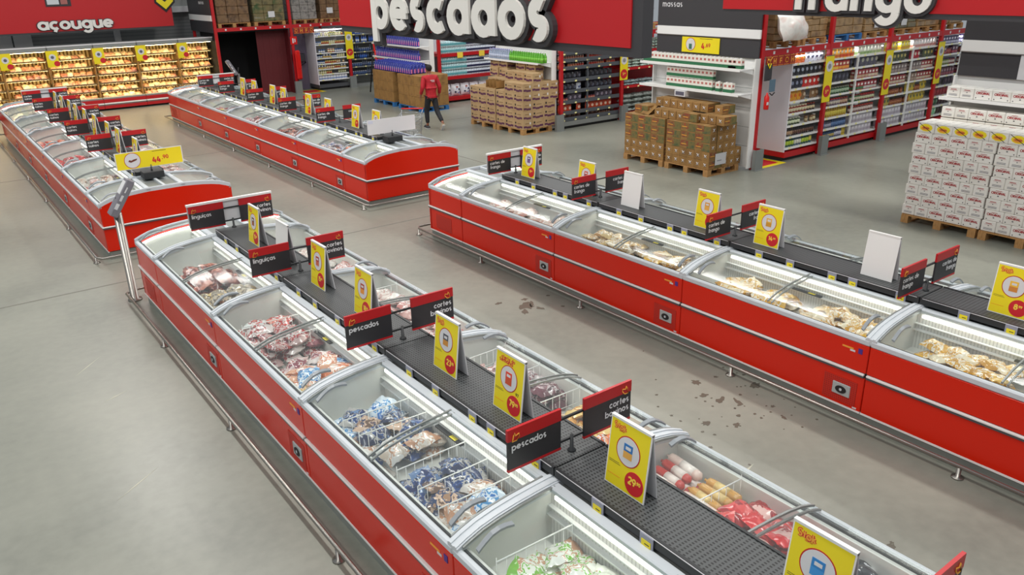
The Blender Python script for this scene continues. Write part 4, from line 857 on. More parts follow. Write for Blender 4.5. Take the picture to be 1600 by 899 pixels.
def bput(x, y, z, end, where):
    # end=True: small end faces the camera side (-x)
    inst(bb, 'brown_carton', 'brown carton with green and rust print, '+where, 'carton', (x, y, z), (0, 0, (PI/2 if end else 0)+bx.uniform(-.012, .012)), 'brown printed cartons, '+where)
for pi, (py, t) in enumerate(((10.6, 'on the right wooden pallet'), (11.86, 'on the left wooden pallet'))):
    for row in range(5):
        z = .145+row*.18; end = row < 2 if pi == 0 else (row < 2)
        wh = '%s layer %s' % (('bottom', 'second', 'third', 'fourth', 'fifth')[row], t)
        if end:
            for k in range(6): bput(13.12, py+.1+k*.2, z, True, wh)
            for k in range(3): bput(13.44+k*.2, py+.2, z, False, wh)
            if row == 4:
                pass
        else:
            for k in range(3): bput(13.02, py+.2+k*.4, z, False, wh)
            for k in range(3): bput(13.24+k*.2, py+.2, z, False, wh) if pi == 0 else None
            if row >= 3:
                for j in range(3):
                    for k in range(2 if pi == 0 else 3): bput(13.24+j*.2, py+(.6 if pi == 0 else .2)+k*.4, z, False, wh)
wh = 'in the stepped upper row'
for k in range(4): bput(13.2, 12.15-k*.21-.0, 1.047, True, wh)
bput(13.1, 11.2+.06, 1.047, False, wh)
for k in range(3): bput(13.3, 10.95-k*.21, 1.047, True, wh)
bput(13.2, 12.75, 1.047, False, wh); bput(13.42, 12.75, 1.047, False, wh)
wh = 'in the topmost row under the shelf'
for k in range(7): bput(13.5, 12.4-k*.21, 1.227, True, wh)
bput(13.5, 10.75, 1.227, True, wh)
m = MB(); m.add([(0, 0, 0), (.3, 0, .18), (.3, .22, .18), (0, .24, .02), (.0, .0, -.004), (.3, 0, .176), (.3, .22, .176), (0, .24, .016)], [(0, 1, 2, 3), (7, 6, 5, 4), (0, 4, 5, 1), (1, 5, 6, 2), (2, 6, 7, 3), (3, 7, 4, 0)], CARD)
tag(m.build('carton_flap', loc=(13.02, 12.45, 1.05)), 'loose folded cardboard leaning on the brown carton stack', 'cardboard')
m = MB(); m.box(-.004, 0, -.17, .17, 0, .22, WPAN); 
for k in range(4): m.box(-.005, -.004, -.1, .12, .05+k*.04, .065+k*.04, mat('dim_grey'))
tag(m.build('paper_label', loc=(12.95, 10.95, 0.75)), 'white paper label with writing stuck high on the brown cartons', 'label')
m = MB(); m.box(0, .34, -.004, 0, 0, .24, WPAN); m.box(.06, .2, -.005, -.004, .08, .1, mat('dim_grey')); tag(m.build('paper_label', loc=(13.1, 10.588, .22)), 'large white sheet on the right side of the brown carton stack', 'label')
# beer cartons
BR = mat('beer_red', 'A01420', .5)
def beer(yel=False):
    m = MB(); m.box(-.105, .105, -.135, .135, 0, .168, WHITEC, .009)
    for s in (-1, 1):
        R = NX if s < 0 else (0, 1, 0); O = s*.1055
        if yel:
            m.box(*sorted((O, O+s*.001)), -.115, .115, .02, .15, mat('carton_cream'))
            m.disc((O+s*.001, 0, .085), R, ZU, .105, .001, YEL, 10, .06); m.disc((O+s*.002, .01, .075), R, ZU, .07, .001, mat('amber_print', 'E89A2C', .5), 9, .035)
            m.tube([(O+s*.003, .12*(-s), .15), (O+s*.003, -.09*(-s), .02)], .0045, INK, 4)
            m.box(*sorted((O+s*.001, O+s*.002)), -.12, .12, .148, .151, mat('dim_grey')); m.box(*sorted((O+s*.001, O+s*.002)), -.12, .12, .018, .021, mat('dim_grey'))
            m.text('ORIGINAL', (O+s*.003, -s*-.0+(.052 if s < 0 else -.052), .07), R, ZU, .011, BR, .2, .001, .45)
        else:
            m.text('ORIGINAL', (O, (.1 if s < 0 else -.1), .088), R, ZU, .021, BR, .2, .001, .42)
            m.box(*sorted((O, O+s*.001)), -.045, .045, .135, .142, BR); m.disc((O, 0, .06), R, ZU, .016, .001, mat('diamond_grey', '4A4A4C'), 4, .011)
            for y in (-.1, .1): m.disc((O, y, .03), R, ZU, .009, .001, mat('diamond_grey'), 8)
        R2 = XR if s < 0 else (-1, 0, 0); O2 = s*.1355
        m.box(-.045, .045, *sorted((O2, O2+s*.001)), .125, .135, BR); m.box(-.06, .06, *sorted((O2, O2+s*.001)), .110, .113, BR); m.disc((0, O2, .095), R2, ZU, .012, .001, mat('diamond_grey'), 4, .008)
        for z in (.03, .042, .054): m.box(-.065, .065, *sorted((O2, O2+s*.001)), z, z+.006, mat('dim_grey'))
    m.box(-.1, .1, -.003, .003, .168, .1685, mat('dim_grey'))
    return m.build('beer_carton')
be = beer(); by = beer(True)
def row_beer(x, y1, z, pat, wh, p=be):
    y = y1
    for c in pat:
        w_ = .274 if c == 'L' else .214
        inst(p, 'beer_carton', 'white beer carton, red lettering, '+wh, 'carton', (x if c == 'L' else x+.03, y-w_/2, z), (0, 0, (0 if c == 'L' else PI/2)+bx.uniform(-.01, .01)), 'white beer cartons '+wh); y -= w_
for pi, y1 in enumerate((6.46, 5.19, 3.92)):
    t = ('on left beer pallet', 'on right-edge beer pallet', 'on outermost beer pallet')[pi]
    for row in range(8):
        pat = ('SSLLL', 'LLLSS')[row % 2]; wh = '%s in the %s row' % (t, ('bottom', 'second', 'third', 'fourth', 'fifth', 'sixth', 'seventh', 'top')[row])
        row_beer(13.01, y1-(.02 if row % 2 else 0), .145+row*.17, pat, wh)
        if row == 7: row_beer(13.27, y1-.02, .145+row*.17, pat, wh); row_beer(13.53, y1-.02, .145+row*.17, pat, wh)
for x in (13.01, 13.24): 
    row_beer(x, 6.42, .145+8*.17, 'LLLLLLLLLLLLL', 'and yellow print in the %s capping row' % ('front' if x < 13.1 else 'rear'), by)
for j in range(2): row_beer(13.62, 6.38, 1.506+.18*j, 'SSLLLLLLLL', 'in the %s row of the rear stack' % ('lower', 'upper')[j])
row_beer(13.66, 6.37, 2.003, 'SSLLLLLLLL', 'on the white end shelf')
# purple printed cartons
PUR = mat('purple_print', '5A2E4A', .6)
def pur():
    m = MB(); m.box(-.15, .15, -.2, .2, 0, .236, BEIGE, .005)
    for s in (-1, 1):
        for a, b, c in ((-.17, -.05, .07), (-.05, .08, .055), (.08, .18, .075)): m.box(*sorted((s*.151, s*.15)), a, b, c-.035, c+.02, PUR)
        m.box(*sorted((s*.151, s*.15)), -.12, .05, .14, .155, mat('umber', '6A4A32')); m.box(*sorted((s*.1515, s*.15)), .1, .15, .13, .18, INK)
        for a, b, c in ((-.13, -.03, .07), (-.03, .12, .055)): m.box(a, b, *sorted((s*.201, s*.2)), c-.035, c+.02, PUR)
        m.box(-.08, .05, *sorted((s*.201, s*.2)), .14, .155, mat('umber')); m.box(.07, .11, *sorted((s*.2015, s*.2)), .12, .18, WPAN)
    return m.build('printed_carton')
pu = pur()
def pput(x, y, z, long, wh): inst(pu, 'printed_carton', 'beige carton with purple print '+wh, 'carton', (x, y, z), (0, 0, (0 if long else PI/2)+bx.uniform(-.015, .015)), 'purple-printed cartons '+wh)
for pi, (py, n) in enumerate(((16.85, 5), (18.1, 4))):
    for row in range(n):
        wh = 'in the %s layer of the %s pallet' % (('bottom', 'second', 'third', 'fourth', 'fifth')[row], ('right', 'left')[pi])
        for k in range(3):
            if row == 4 and k == 2: continue
            pput(13.06, py+.2+k*.4, .145+row*.238, True, wh)
        for k in range(2 if row < 3 else 0): pput(13.06+.36+k*.4, py+.15, .145+row*.238, False, wh)
        if row >= 3:
            for j in range(1, 4):
                for k in range(3): pput(13.06+j*.302, py+.2+k*.4, .145+row*.238, True, wh)
for k in range(5): pput(13.4, 17.05+k*.41, 1.335+(0 if k < 3 else -.238), True, 'set back on top of both pallets')
for y in (17.3, 17.72, 18.5, 18.95): pput(13.66, y, 1.336 if y < 18.1 else 1.336, True, 'in the rearmost raised row')
for y in (17.35, 17.8, 18.6, 19.0): pput(13.72, y, 1.575, True, 'in the highest row under the bottle shelf')
m = MB(); m.box(0, .45, 0, .5, 0, .01, CARD)
for k in range(4): m.box(0, .3, k*.16, k*.16+.01, 0, .2, CARD)
tag(m.build('open_carton', loc=(12.95, 18.08, 1.1)), 'opened carton with dividers on top of the left purple pallet', 'carton')
# clear and green bottles on end display 2
gb = bottle('bottle', mat('green_bottle', '5AA82C', .2), mat('white_cap', 'E8E8E8'), mat('green_label', '78C040'), .045, .27); cb = bottle('bottle', mat('clear_bottle', '9AA6BC', .15), mat('lilac_cap', 'A8A8D8'), mat('clear_label', 'B4BCD0'), .045, .27)
for j in range(2):
    for k in range(25):
        y = 19.2-k*.097; g = k >= 10
        inst(gb if g else cb, 'bottle', '%s bottle on the end shelf above the purple-printed cartons' % ('bright green' if g else 'clear pale'), 'bottle', (13.58+j*.11, y, 1.803), group='%s bottles on the end shelf' % ('green' if g else 'clear'))
# blue bottles
BLB = mat('deep_blue_plastic', '28348E', .3); PK = mat('pink_label', 'D87AA8', .5)
m = MB(); m.lathe([(.05, 0), (.055, .015), (.055, .2), (.03, .26), (.022, .28)], BLB, 10); m.lathe([(.025, .28), (.025, .31)], mat('blue_cap', '3A48B0'), 8); m.box(-.0575, -.03, -.02, .022, .03, .15, PK); m.box(-.02, .022, -.0575, -.03, .03, .15, PK); m.box(-.0585, -.03, -.008, .01, .1, .18, WPAN)
bt = m.build('cleaning_bottle')
for z, t in ((1.443, 'lower'), (1.883, 'upper')):
    for k in range(24): inst(bt, 'cleaning_bottle', 'blue bottle with pink label on the %s shelf of the end display' % t, 'bottle', (13.62, 26.1-k*.122, z), group='blue bottles on the %s end shelf' % t)
for j in range(5):
    for k in range(18): inst(bt, 'cleaning_bottle', 'blue bottle with pink label standing on the brown cartons', 'bottle', (12.98+j*.125, 25.05-k*.135, 1.112), (0, 0, 0), 'blue bottles on the brown cartons')
m = MB(); m.box(-.175, .175, -.165, .165, 0, .318, CARD, .006); m.box(-.175, .175, -.004, .004, .318, .319, mat('umber', '6A4A32'))
for s in (-1, 1): m.box(*sorted((s*.176, s*.175)), -.04, .04, .05, .065, mat('umber')); m.box(-.05, .05, *sorted((s*.166, s*.165)), .05, .065, mat('umber'))
pc = m.build('plain_carton')
for pi, py in enumerate((22.05, 23.75)):
    for row in range(3):
        wh = 'in the %s layer on the %s blue pallet' % (('bottom', 'middle', 'top')[row], ('right', 'left')[pi])
        for k in range(4):
            for j in range(3): inst(pc, 'plain_carton', 'plain brown carton '+wh, 'carton', (13.04+j*.355, py+.18+k*.345, .145+row*.321), (0, 0, bx.uniform(-.01, .01)), 'plain cartons '+wh)
# rack 3 face: water packs and paper packs
m = MB()
for z, h in ((.07, .13), (.62, .16), (1.52, .1)): m.box(14.4, 16.62, 23.15, 24.2, z, z+h, REDP)
m2 = thing('red_shelf', 'wide red double shelf of water packs behind the red-jacketed person', 'shelves', (14.4, 23.15, 0))
MB().box(0, 2.22, 0, 1.0, .07, .19, REDP).build('bottom_shelf', m2); MB().box(0, 2.22, 0, 1.0, .76, .86, REDP).build('middle_shelf', m2); MB().box(0, 2.22, 0, 1.0, 1.50, 1.60, REDP).build('upper_shelf', m2); MB().box(0, 2.22, 1.0, 1.03, .07, 2.2, mat('rack_back_white', 'C8D4D8', .5)).build('back_panel', m2)
for x in (.62, 1.5): MB().box(x, x+.22, -.01, 0, 1.44, 1.62, PALEY).build('price_plate', m2)
MB().box(.05, 2.2, .1, .14, 2.2, 2.23, LEDW).build('light_strip', m2)
def pack(body, cap, name='water_pack'):
    m = MB()
    for i in range(3):
        for j in range(2): m.lathe([(.03, 0), (.033, .02), (.031, .08), (.033, .12), (.026, .16), (.012, .185)], body, 8, (-.066+i*.066, -.033+j*.066)); m.lathe([(.014, .185), (.014, .205)], cap, 6, (-.066+i*.066, -.033+j*.066))
    m.box(-.098, .098, -.066, .066, .05, .11, cap if cap is not WPAN else mat('teal_band', '5AA0A8', .3)); return m.build(name)
wp = pack(mat('water_clear', 'B8D8DC', .15), WPAN); wk = pack(mat('water_pale', 'D8E0EC', .2), mat('navy_cap', '20264A', .4))
for z in (.862, 1.072, 1.282, 1.602, 1.812):
    for k in range(11):
        q = k < 5; inst(wp if q else wk, 'water_pack', '%s pack of bottles on the %s red shelf' % ('pale teal' if q else 'navy-capped', 'middle' if z < 1.5 else 'upper'), 'bottle pack', (14.52+k*.2, 23.26, z), group='%s packs on the %s red shelf' % ('teal' if q else 'navy', 'middle' if z < 1.5 else 'upper'))
m = MB(); v, f = pillow(.36, .4, .2, 6, 6, 4, .1); m.add([(x, -(z-.1), y+.2) for x, y, z in v], f, mat('paper_white', 'E4E4EA', .35), True)
for k, (x, z, c) in enumerate(((-.06, .14, 'navy_cap'), (.05, .12, 'blue_cap'), (.0, .22, 'blue_cap'), (.07, .22, 'navy_cap'), (0, .3, 'faded_red'))): m.disc((x, -.098, z), XR, ZU, .045, .01, mat(c), 7, .03)
pp = m.build('paper_pack')
for k in range(5): inst(pp, 'paper_pack', 'white plastic pack with blue print at the foot of the water rack', 'paper pack', (14.62+k*.38, 23.32, .193), group='white packs on the bottom red shelf')
# ------------------------------------------------------------------ goods stored on top of the racks
WR = [noisy('wrap_brown', ['4A3626', '7A5E40', '5A422C'], 5, .35, coat=.5, bump=.6), noisy('wrap_grey', ['5A5856', '94908A', '706C6A'], 6, .25, coat=.6, bump=.7), noisy('wrap_tan', ['6E5436', 'A08258', '86683F'], 4, .4, coat=.4, bump=.5), noisy('wrap_green', ['4A4A34', '7A6E4A', '3C5230'], 4, .35, coat=.4, bump=.5)]
rl = random.Random(9)
def load(x, y, z, W, D, Hh, mi, label, cols=3, rows=4):
    r = thing('pallet_load', label, 'wrapped goods', (x, y, z))
    for j in range(rows):
        m = MB()
        for k in range(cols):
            a = k*W/cols; jt_ = rl.uniform(-.015, .015)
            for q in range(2): m.box(a+.004, a+W/cols-.004, .02+jt_+q*D/2, .02+jt_+(q+1)*D/2-.006, j*Hh/rows+.002, (j+1)*Hh/rows-.002, WR[mi], .012)
        m.build('carton_layer', r)
    sx = rl.uniform(.1, .6)*W; sz = rl.uniform(.05, .25)
    if rl.random() < .55: MB().box(sx, sx+.24, -.012, -.006, sz, sz+.2, WPAN).build('paper_sheet', r)
    return r
def up(x, y, W, mi, label, Hh=.9, blue=False, zb=2.455, pallets=True):
    inst(pb if blue else pw, 'pallet', '%s pallet under %s' % ('blue' if blue else 'wooden', label), 'pallet', (x+W, y, zb), (0, 0, PI/2), None, (1, W/(1.4 if blue else 1.2), 1))
    load(x, y, zb+.148, W, 1.0, Hh, mi, label)
for x, mi, t in ((9.3, 0, 'brown wrapped cartons at the left over the dark doorway'), (10.6, 3, 'greenish wrapped cartons over the doorway')): up(x, 29.5, 1.15, mi, t, 1.1)
up(12.05, 29.5, .95, 1, 'grey ribbed wrapped goods over the pictogram plates', 1.0); up(13.15, 29.5, .85, 0, 'dark brown wrapped cartons left of the pescados sign', 1.0)
up(14.3, 29.5, 1.1, 2, 'brown cartons hidden behind the pescados sign', 1.0)
up(14.6, 10.5, .9, 2, 'brown cartons behind the white bags on the snack rack', .55); up(15.6, 10.5, .85, 2, 'open brown cartons right of the white bags', .5)
up(16.7, 10.5, 1.15, 2, 'tan wrapped cartons on the blue pallet', .7, True); up(17.95, 10.5, .95, 2, 'tan cartons under the letter g of frango', .6)
up(19.1, 10.5, 1.1, 3, 'green and yellow wrapped goods on the snack rack', .5); up(20.3, 10.5, 1.05, 2, 'brown cartons near the far end of the snack rack', .5); up(21.5, 10.5, 1.1, 2, 'grey-brown cartons beside the beer header', .5)
up(14.2, 16.85, 1.1, 0, 'cartons hidden behind the hanging sign', .9); up(15.5, 16.85, .9, 0, 'brown cartons left of the grey sack tower', .9); 
gs = bag('goods_sack', .5, .5, .17, noisy('grey_bag', ['6E7074', 'A8AAB0', '8A8C92'], 7, .3, coat=.4), 91)
put_pallet(pw, 17.2, 16.85, 'wooden pallet under the tower of grey sacks', 2.455)
for k in range(7): inst(gs, 'goods_sack', 'bulging grey sack in the tower above the green bags', 'sack', (17.5+rl.uniform(-.02, .02), 17.15, 2.6+k*.165), (0, 0, rl.uniform(-.2, .2)), 'grey sacks in the tower')
gn = bag('goods_sack', .9, .5, .22, mat('green_film', '2E8A44', .3, coat=.5), 92); inst(gn, 'goods_sack', 'shiny green film-wrapped sack on the snack rack', 'sack', (19.6, 10.75, 3.11), (0, 0, .05))
WFM = noisy('white_film', ['D8D4CE', 'EFECE6', 'E0C8C0'], 5, .3, coat=.5)
tag(bag('white_bag', 1.0, .55, .34, WFM, 93), 'printed white bulging bag leaning over the edge of the snack rack', 'bag').location = (14.8, 10.4, 2.84); bpy.data.objects['white_bag'].rotation_euler = (1.25, 0, .1)
o = tag(bag('white_bag', .9, .5, .3, WFM, 94), 'plain white soft bag lying on top of the brown cartons', 'bag'); o.location = (14.95, 10.6, 3.12)
# ------------------------------------------------------------------ frozen goods in the islands
def nz(name, cols, sc=17, **k):
    m = noisy(name, cols, sc, .2, 'CONSTANT', coat=.35, lo=.34, hi=.68, bump=.25, detail=3); L = m.node_tree.links; b = m.node_tree.nodes['Principled BSDF']
    src = b.inputs['Base Color'].links[0].from_socket; oi = nd(m, 'ShaderNodeObjectInfo')
    n = len(cols); r2 = ramp(m, [(i/n, c) for i, c in enumerate(cols)], 'CONSTANT'); L.new(oi.outputs['Random'], r2.inputs[0])
    tc = nd(m, 'ShaderNodeTexCoord'); z2 = nd(m, 'ShaderNodeTexNoise'); z2.inputs['Scale'].default_value = 4.5; L.new(tc.outputs['Object'], z2.inputs['Vector'])
    gt = nd(m, 'ShaderNodeMath', operation='GREATER_THAN'); gt.inputs[1].default_value = .5; L.new(z2.outputs[0], gt.inputs[0])
    mx = nd(m, 'ShaderNodeMix', data_type='RGBA'); L.new(gt.outputs[0], mx.inputs[0]); L.new(src, mx.inputs[6]); L.new(r2.outputs[0], mx.inputs[7]); L.new(mx.outputs[2], b.inputs['Base Color'])
    return m
FM = {'dark': nz('dark_sausage_print', ['6A2A22', '8A3A2C', 'C87860', '5A2420']), 'grey': nz('grey_meat_print', ['8A8070', 'B8A890', '6E6258', 'D8B878']),
 'orange': nz('orange_red_print', ['D8502C', 'E87848', 'E8C8B0', 'C03820']), 'red': nz('red_print_pack', ['C02820', 'E0E0DC', 'A82028', 'D88070']), 'mixed': nz('red_violet_pack', ['8A4450', 'D8CCC8', 'A83A38', 'C8A8A4']),
 'salmon': nz('salmon_print', ['E0A888', 'F0E4DC', 'D07850', 'E8D0C0']), 'yellow': nz('yellow_white_print', ['F0E8D8', 'D8B030', 'E0C0A8', '7AA0C8']), 'lblue': nz('blue_white_print', ['E4EAF0', '4A90C8', 'D0DCE8', '2F6FB8']),
 'navy': nz('navy_print', ['1C2E5C', '2E4C88', 'B8B4B0', '20284A', '6A86B0']), 'fish': nz('brown_fish_print', ['A07A5C', '2A3A60', 'D0B098', '6A5040']), 'clearfish': nz('pale_fish_pack', ['C8B8A8', 'D8D0C8', 'B88868', 'E0DCD8']),
 'green': nz('green_white_pack', ['ECECE0', '7AB83C', 'E4E8D8', 'C89878', 'F0F0E8']), 'pink': nz('pink_meat_pack', ['D8A8A0', 'ECDCD8', 'C88078', 'E4CCC8']), 'pale': nz('pale_pink_pack', ['E0D0C8', 'D0A8A0', 'ECE4DC', 'C8B0A8']),
 'purple': nz('purple_meat_pack', ['6A3A44', '8A5A60', 'C8B8B8', '4A2830']), 'amber': nz('amber_pack', ['D89A48', 'E8C880', 'B86A2C', 'E8D8C0']), 'orangeb': nz('bright_orange_pack', ['E07028', 'E8A070', 'D0C8C8', 'C85A28']),
 'redbag': nz('red_bag', ['C81E22', 'D8403C', '9A1418', 'E0B0A8'], 6), 'black': nz('black_pack', ['1E1E22', '30303A', 'C8C8CC', '24242A']), 'chick': nz('chicken_pack', ['E4D4B8', 'D0A04C', 'ECE2D0', 'B88448', 'D8B880']),
 'chicky': nz('yellow_chicken_pack', ['E8D8B8', 'D8A024', 'ECE0CC', 'C8902C', 'E0B048']), 'cpink': nz('rosy_chicken_pack', ['E8D4C8', 'D8A898', 'F0E4DC', 'C89084']), 'bluegrey': nz('blue_violet_pack', ['8A84A0', 'C8B8B0', '6A6A90', 'D8A888'])}
LBM = mat('white_label', 'EDEDEA', .4); FP = {}
def fproto(k, v):
    if (k, v) not in FP:
        if k.startswith('tube'):
            c = {'tubered': ('C23A30', 'E8D8D0'), 'tubewhite': ('E0C4B8', 'F0E4DC'), 'tubemustard': ('C8923A', 'E0C078')}[k]
            m = MB(); prof = [(.008, 0), (.034, .02), (.038, .05), (.038, .25), (.034, .28), (.008, .3), (.012, .315)]
            n = 10; base = mat('tube_'+c[0], c[0], .25, coat=.5)
            m.lathe([(r_, z-.155) for r_, z in prof], base, n); m.lathe([(.0388, -.06 if v else -.1), (.0388, .06 if v else .02)], mat('tube_'+c[1], c[1], .25, coat=.5), n)
            # lie along y
            m.v = [(x, z, y+.038) for x, y, z in m.v]; m.f = [f[::-1] for f in m.f]; FP[k, v] = m.build('meat_tube')
        else: FP[k, v] = bag('frozen_pack', (.155, .175)[v], (.23, .215)[v], (.065, .075)[v], FM[k], 200+len(FP), None)
    return FP[k, v]
fr_ = random.Random(21)
NM = {'dark': 'sausage_pack', 'grey': 'meat_pack', 'orange': 'sausage_pack', 'red': 'sausage_pack', 'mixed': 'sausage_pack', 'salmon': 'fish_fillet_pack', 'yellow': 'fish_fillet_pack', 'lblue': 'fish_bag', 'navy': 'fish_bag', 'fish': 'fish_bag', 'clearfish': 'fish_fillet_pack',
      'green': 'vegetable_bag', 'pink': 'pork_pack', 'pale': 'poultry_pack', 'purple': 'beef_pack', 'amber': 'nugget_bag', 'orangeb': 'nugget_bag', 'redbag': 'burger_bag', 'black': 'burger_bag', 'chick': 'chicken_bag', 'chicky': 'chicken_bag', 'cpink': 'chicken_bag', 'bluegrey': 'chicken_bag'}
CW = {'dark': 'dark red sausage pack', 'grey': 'greyish meat pack', 'orange': 'orange-red sausage pack', 'red': 'red and white sausage pack', 'mixed': 'red-violet sausage pack', 'salmon': 'salmon pink fillet pack', 'yellow': 'yellow and white fillet pack', 'lblue': 'light blue and white fish bag', 'navy': 'navy blue fish bag', 'fish': 'brown and navy fish bag', 'clearfish': 'clear pack of pale fish',
      'green': 'green and white frozen bag', 'pink': 'pink meat pack', 'pale': 'pale pink meat pack', 'purple': 'dark purple beef pack', 'amber': 'amber frozen bag', 'orangeb': 'bright orange frozen bag', 'redbag': 'bright red frozen bag', 'black': 'black printed box-like bag', 'chick': 'creamy chicken bag', 'chicky': 'yellow and cream chicken bag', 'cpink': 'rosy white chicken bag', 'bluegrey': 'blue-violet chicken bag',
      'tubered': 'red and white meat tube', 'tubewhite': 'pale meat tube', 'tubemustard': 'mustard coloured meat tube'}
def bin_(row, y0, y1, side, keys, layers=2, h0=FZ+.002, fillx=(.36, .80), dx=.175, dy=.155, tilt=.35, where='', dens=1, grad=0):
    nmw, xc = ISL[row]
    for L_ in range(layers):
        y = y0+.13+.04*(L_ % 2)
        tb = keys[0].startswith('tube') or keys[0].startswith('-tube')
        if tb: dy = .32; y = y0+.17+.03*L_
        ny = max(1, int((y1-y0-(.05 if tb else .16))/dy))
        for j in range(ny):
            for i in range((6 if L_ < 1 else 5) if tb else (3 if L_ < 2 else 2)):
                if fr_.random() > dens: continue
                seq = keys if isinstance(keys, list) else [keys]
                t = (j+.5)/ny; k = seq[min(len(seq)-1, int(max(0, t*len(seq)+fr_.uniform(-.7, .7))))] if len(seq) > 1 else seq[0]
                if k == '-': continue
                tube = k.startswith('tube')
                if k == 'tubemustard' and i < 2: k = 'tubewhite'
                if k == 'tubered' and (i+L_) % 3 == 0: k = 'tubewhite'
                x = fillx[0]+.02+(fillx[1]-fillx[0])*(i+.5*(L_ == 2))/2+fr_.uniform(-.02, .02) if not tb else .35+.086*(i+.5*L_)
                yy = y+j*dy+fr_.uniform(-.02, .02)
                z = h0+L_*(.068 if not tb else .066)+fr_.uniform(0, .012)+grad*(1-abs(2*(x-.3)/.6-1))*.0
                if tube: rot = (0, 0, fr_.uniform(-.08, .08)-.05)
                else: rot = (fr_.uniform(-tilt, tilt)*.8*(1 if L_ else .2), fr_.uniform(-tilt, tilt)*(1 if L_ else .2), fr_.uniform(0, 6.28))
                p = fproto(k, fr_.randint(0, 1)); lab = '%s %s' % (CW[k], where)
                inst(p, 'meat_tube' if tube else NM[k], lab, 'frozen food', (xc+side*x, yy, z), rot, lab, fr_.uniform(.92, 1.12))
YB = lambda i, h: (mods['A', i]+.05+h*1.06, mods['A', i]+1.11+h*1.06)
BA = [('A', 4, -1, 1, ['dark', 'dark', '-'], 3), ('A', 4, -1, 0, ['orange', 'orange', 'grey', 'grey', 'grey'], 3), ('A', 3, -1, 1, ['mixed', 'mixed', 'red'], 3), ('A', 3, -1, 0, ['yellow', 'salmon', 'lblue', 'salmon', 'mixed'], 3),
      ('A', 2, -1, 1, ['clearfish', 'navy', 'fish', 'navy', 'lblue'], 3), ('A', 2, -1, 0, ['lblue', 'clearfish', 'fish', 'navy', 'navy'], 3), ('A', 1, -1, 1, ['green', 'green'], 3), ('A', 1, -1, 0, ['green', 'lblue'], 3),
      ('A', 4, 1, 1, ['pale'], 1), ('A', 4, 1, 0, ['pale', 'pink'], 2), ('A', 3, 1, 1, ['pink', 'pale'], 3), ('A', 3, 1, 0, ['pink'], 3), ('A', 2, 1, 1, ['purple', 'purple', 'pink'], 3), ('A', 2, 1, 0, ['orangeb', 'amber', 'amber'], 3),
      ('A', 1, 1, 0, ['amber', 'black', 'redbag'], 3),
      ('B', 4, -1, 1, ['cpink'], 2), ('B', 4, -1, 0, ['cpink'], 2), ('B', 3, -1, 1, ['chick'], 3), ('B', 3, -1, 0, ['chick', 'chicky'], 3), ('B', 2, -1, 1, ['chicky'], 3), ('B', 2, -1, 0, ['chicky', 'chick'], 3), ('B', 1, -1, 1, ['chicky', 'chicky', 'bluegrey', 'chicky'], 3), ('B', 1, -1, 0, ['chicky'], 1),
      ('B', 4, 1, 0, ['pale'], 1), ('B', 3, 1, 1, ['pale'], 1), ('B', 3, 1, 0, ['cpink'], 1)]
for row, i, sd, hf, ks, ly in BA:
    y0, y1 = YB(i, hf); b_ = row == 'B'
    bin_(row, y0, y1, sd, ks, ly, where='in the %s freezer of %s, %s side' % (ORD[i], ISL[row][0], 'left' if sd < 0 else 'right'), dens=.95 if row == 'A' else .85, h0=FZ+.002)
bin_('A', 2.52, 3.24, 1, ['tubemustard', 'tubered'], 3, where='in the second freezer of near centre island, right side')
bin_('A', 1.98, 2.62, 1, ['redbag'], 4, where='in the second freezer of near centre island, right side')
far_c = {('C', 0): ['orange', 'bluegrey'], ('C', 1): ['red', 'dark'], ('C', 2): ['dark', 'mixed'], ('C', 3): ['grey', 'mixed'], ('C', 4): ['chick', 'pale'], ('D', 0): ['pink', 'clearfish'], ('D', 1): ['redbag', 'redbag'], ('D', 2): ['redbag', 'orange'], ('D', 3): ['grey', 'pale'], ('D', 4): ['amber', 'pale']}
for (row, i), ks in far_c.items():
    for sd in (-1, 1):
        if row == 'C' and sd > 0 and i > 0: continue
        y0 = mods[row, i]+.08
        bin_(row, y0, y0+2.0, sd, ks if sd < 0 else ['pale', 'pink'], 2, where='in the %s freezer of %s, %s side' % (ORD[i], ISL[row][0], 'left' if sd < 0 else 'right'), dx=.22, dy=.26, h0=FZ+.002)
bin_('A', 9.98, 10.85, 1, ['pale'], 1, where='in the far end unit of the near centre island')
bin_('B', 9.98, 10.85, -1, ['pale', 'grey'], 1, where='in the far end unit of the near right island')
for row in 'CD':
    for sd in (-1, 1): bin_(row, 13.12, 14.0, sd, ['pale', 'orange'] if sd > 0 else ['grey'], 1, where='in the near end unit of %s, %s half' % (ISL[row][0], 'left' if sd < 0 else 'right'))
# wire dividers standing in the near bins
WIRE = mat('white_wire', 'F0F0EC', .35)
def divider(w=.56, h=.26):
    m = MB(); m.tube([(-w/2, 0, h), (w/2, 0, h)], .005, WIRE, 5); m.tube([(-w/2, 0, .01), (w/2, 0, .01)], .004, WIRE, 4); m.tube([(-w/2, 0, h*.5), (w/2, 0, h*.5)], .003, WIRE, 4)
    for k in range(9): x = -w/2+k*w/8; m.tube([(x, 0, .005), (x, 0, h+(.03 if k in (0, 8) else 0))], .003, WIRE, 4)
    return m.build('wire_divider')
wd_ = divider()
DV = [(2, -1, (.36, .62, .9, 1.45, 1.72)), (3, -1, (1.25, 1.7)), (3, -1, ()), (1, -1, (1.95,)), (1, 1, (1.62,)), (2, 1, (1.0, 1.5, 2.0)), (3, 1, (.8, 1.8))]
for i, sd, ys in DV:
    for y in ys:
        inst(wd_, 'wire_divider', 'white wire divider in the %s freezer of the near centre island, %s side' % (ORD[i], 'left' if sd < 0 else 'right'), 'wire divider', (XA_+sd*.59, mods['A', i]+y, FZ+.002), (0, 0, fr_.uniform(-.05, .05)), 'wire dividers, %s freezer %s side' % (ORD[i], 'left' if sd < 0 else 'right'))
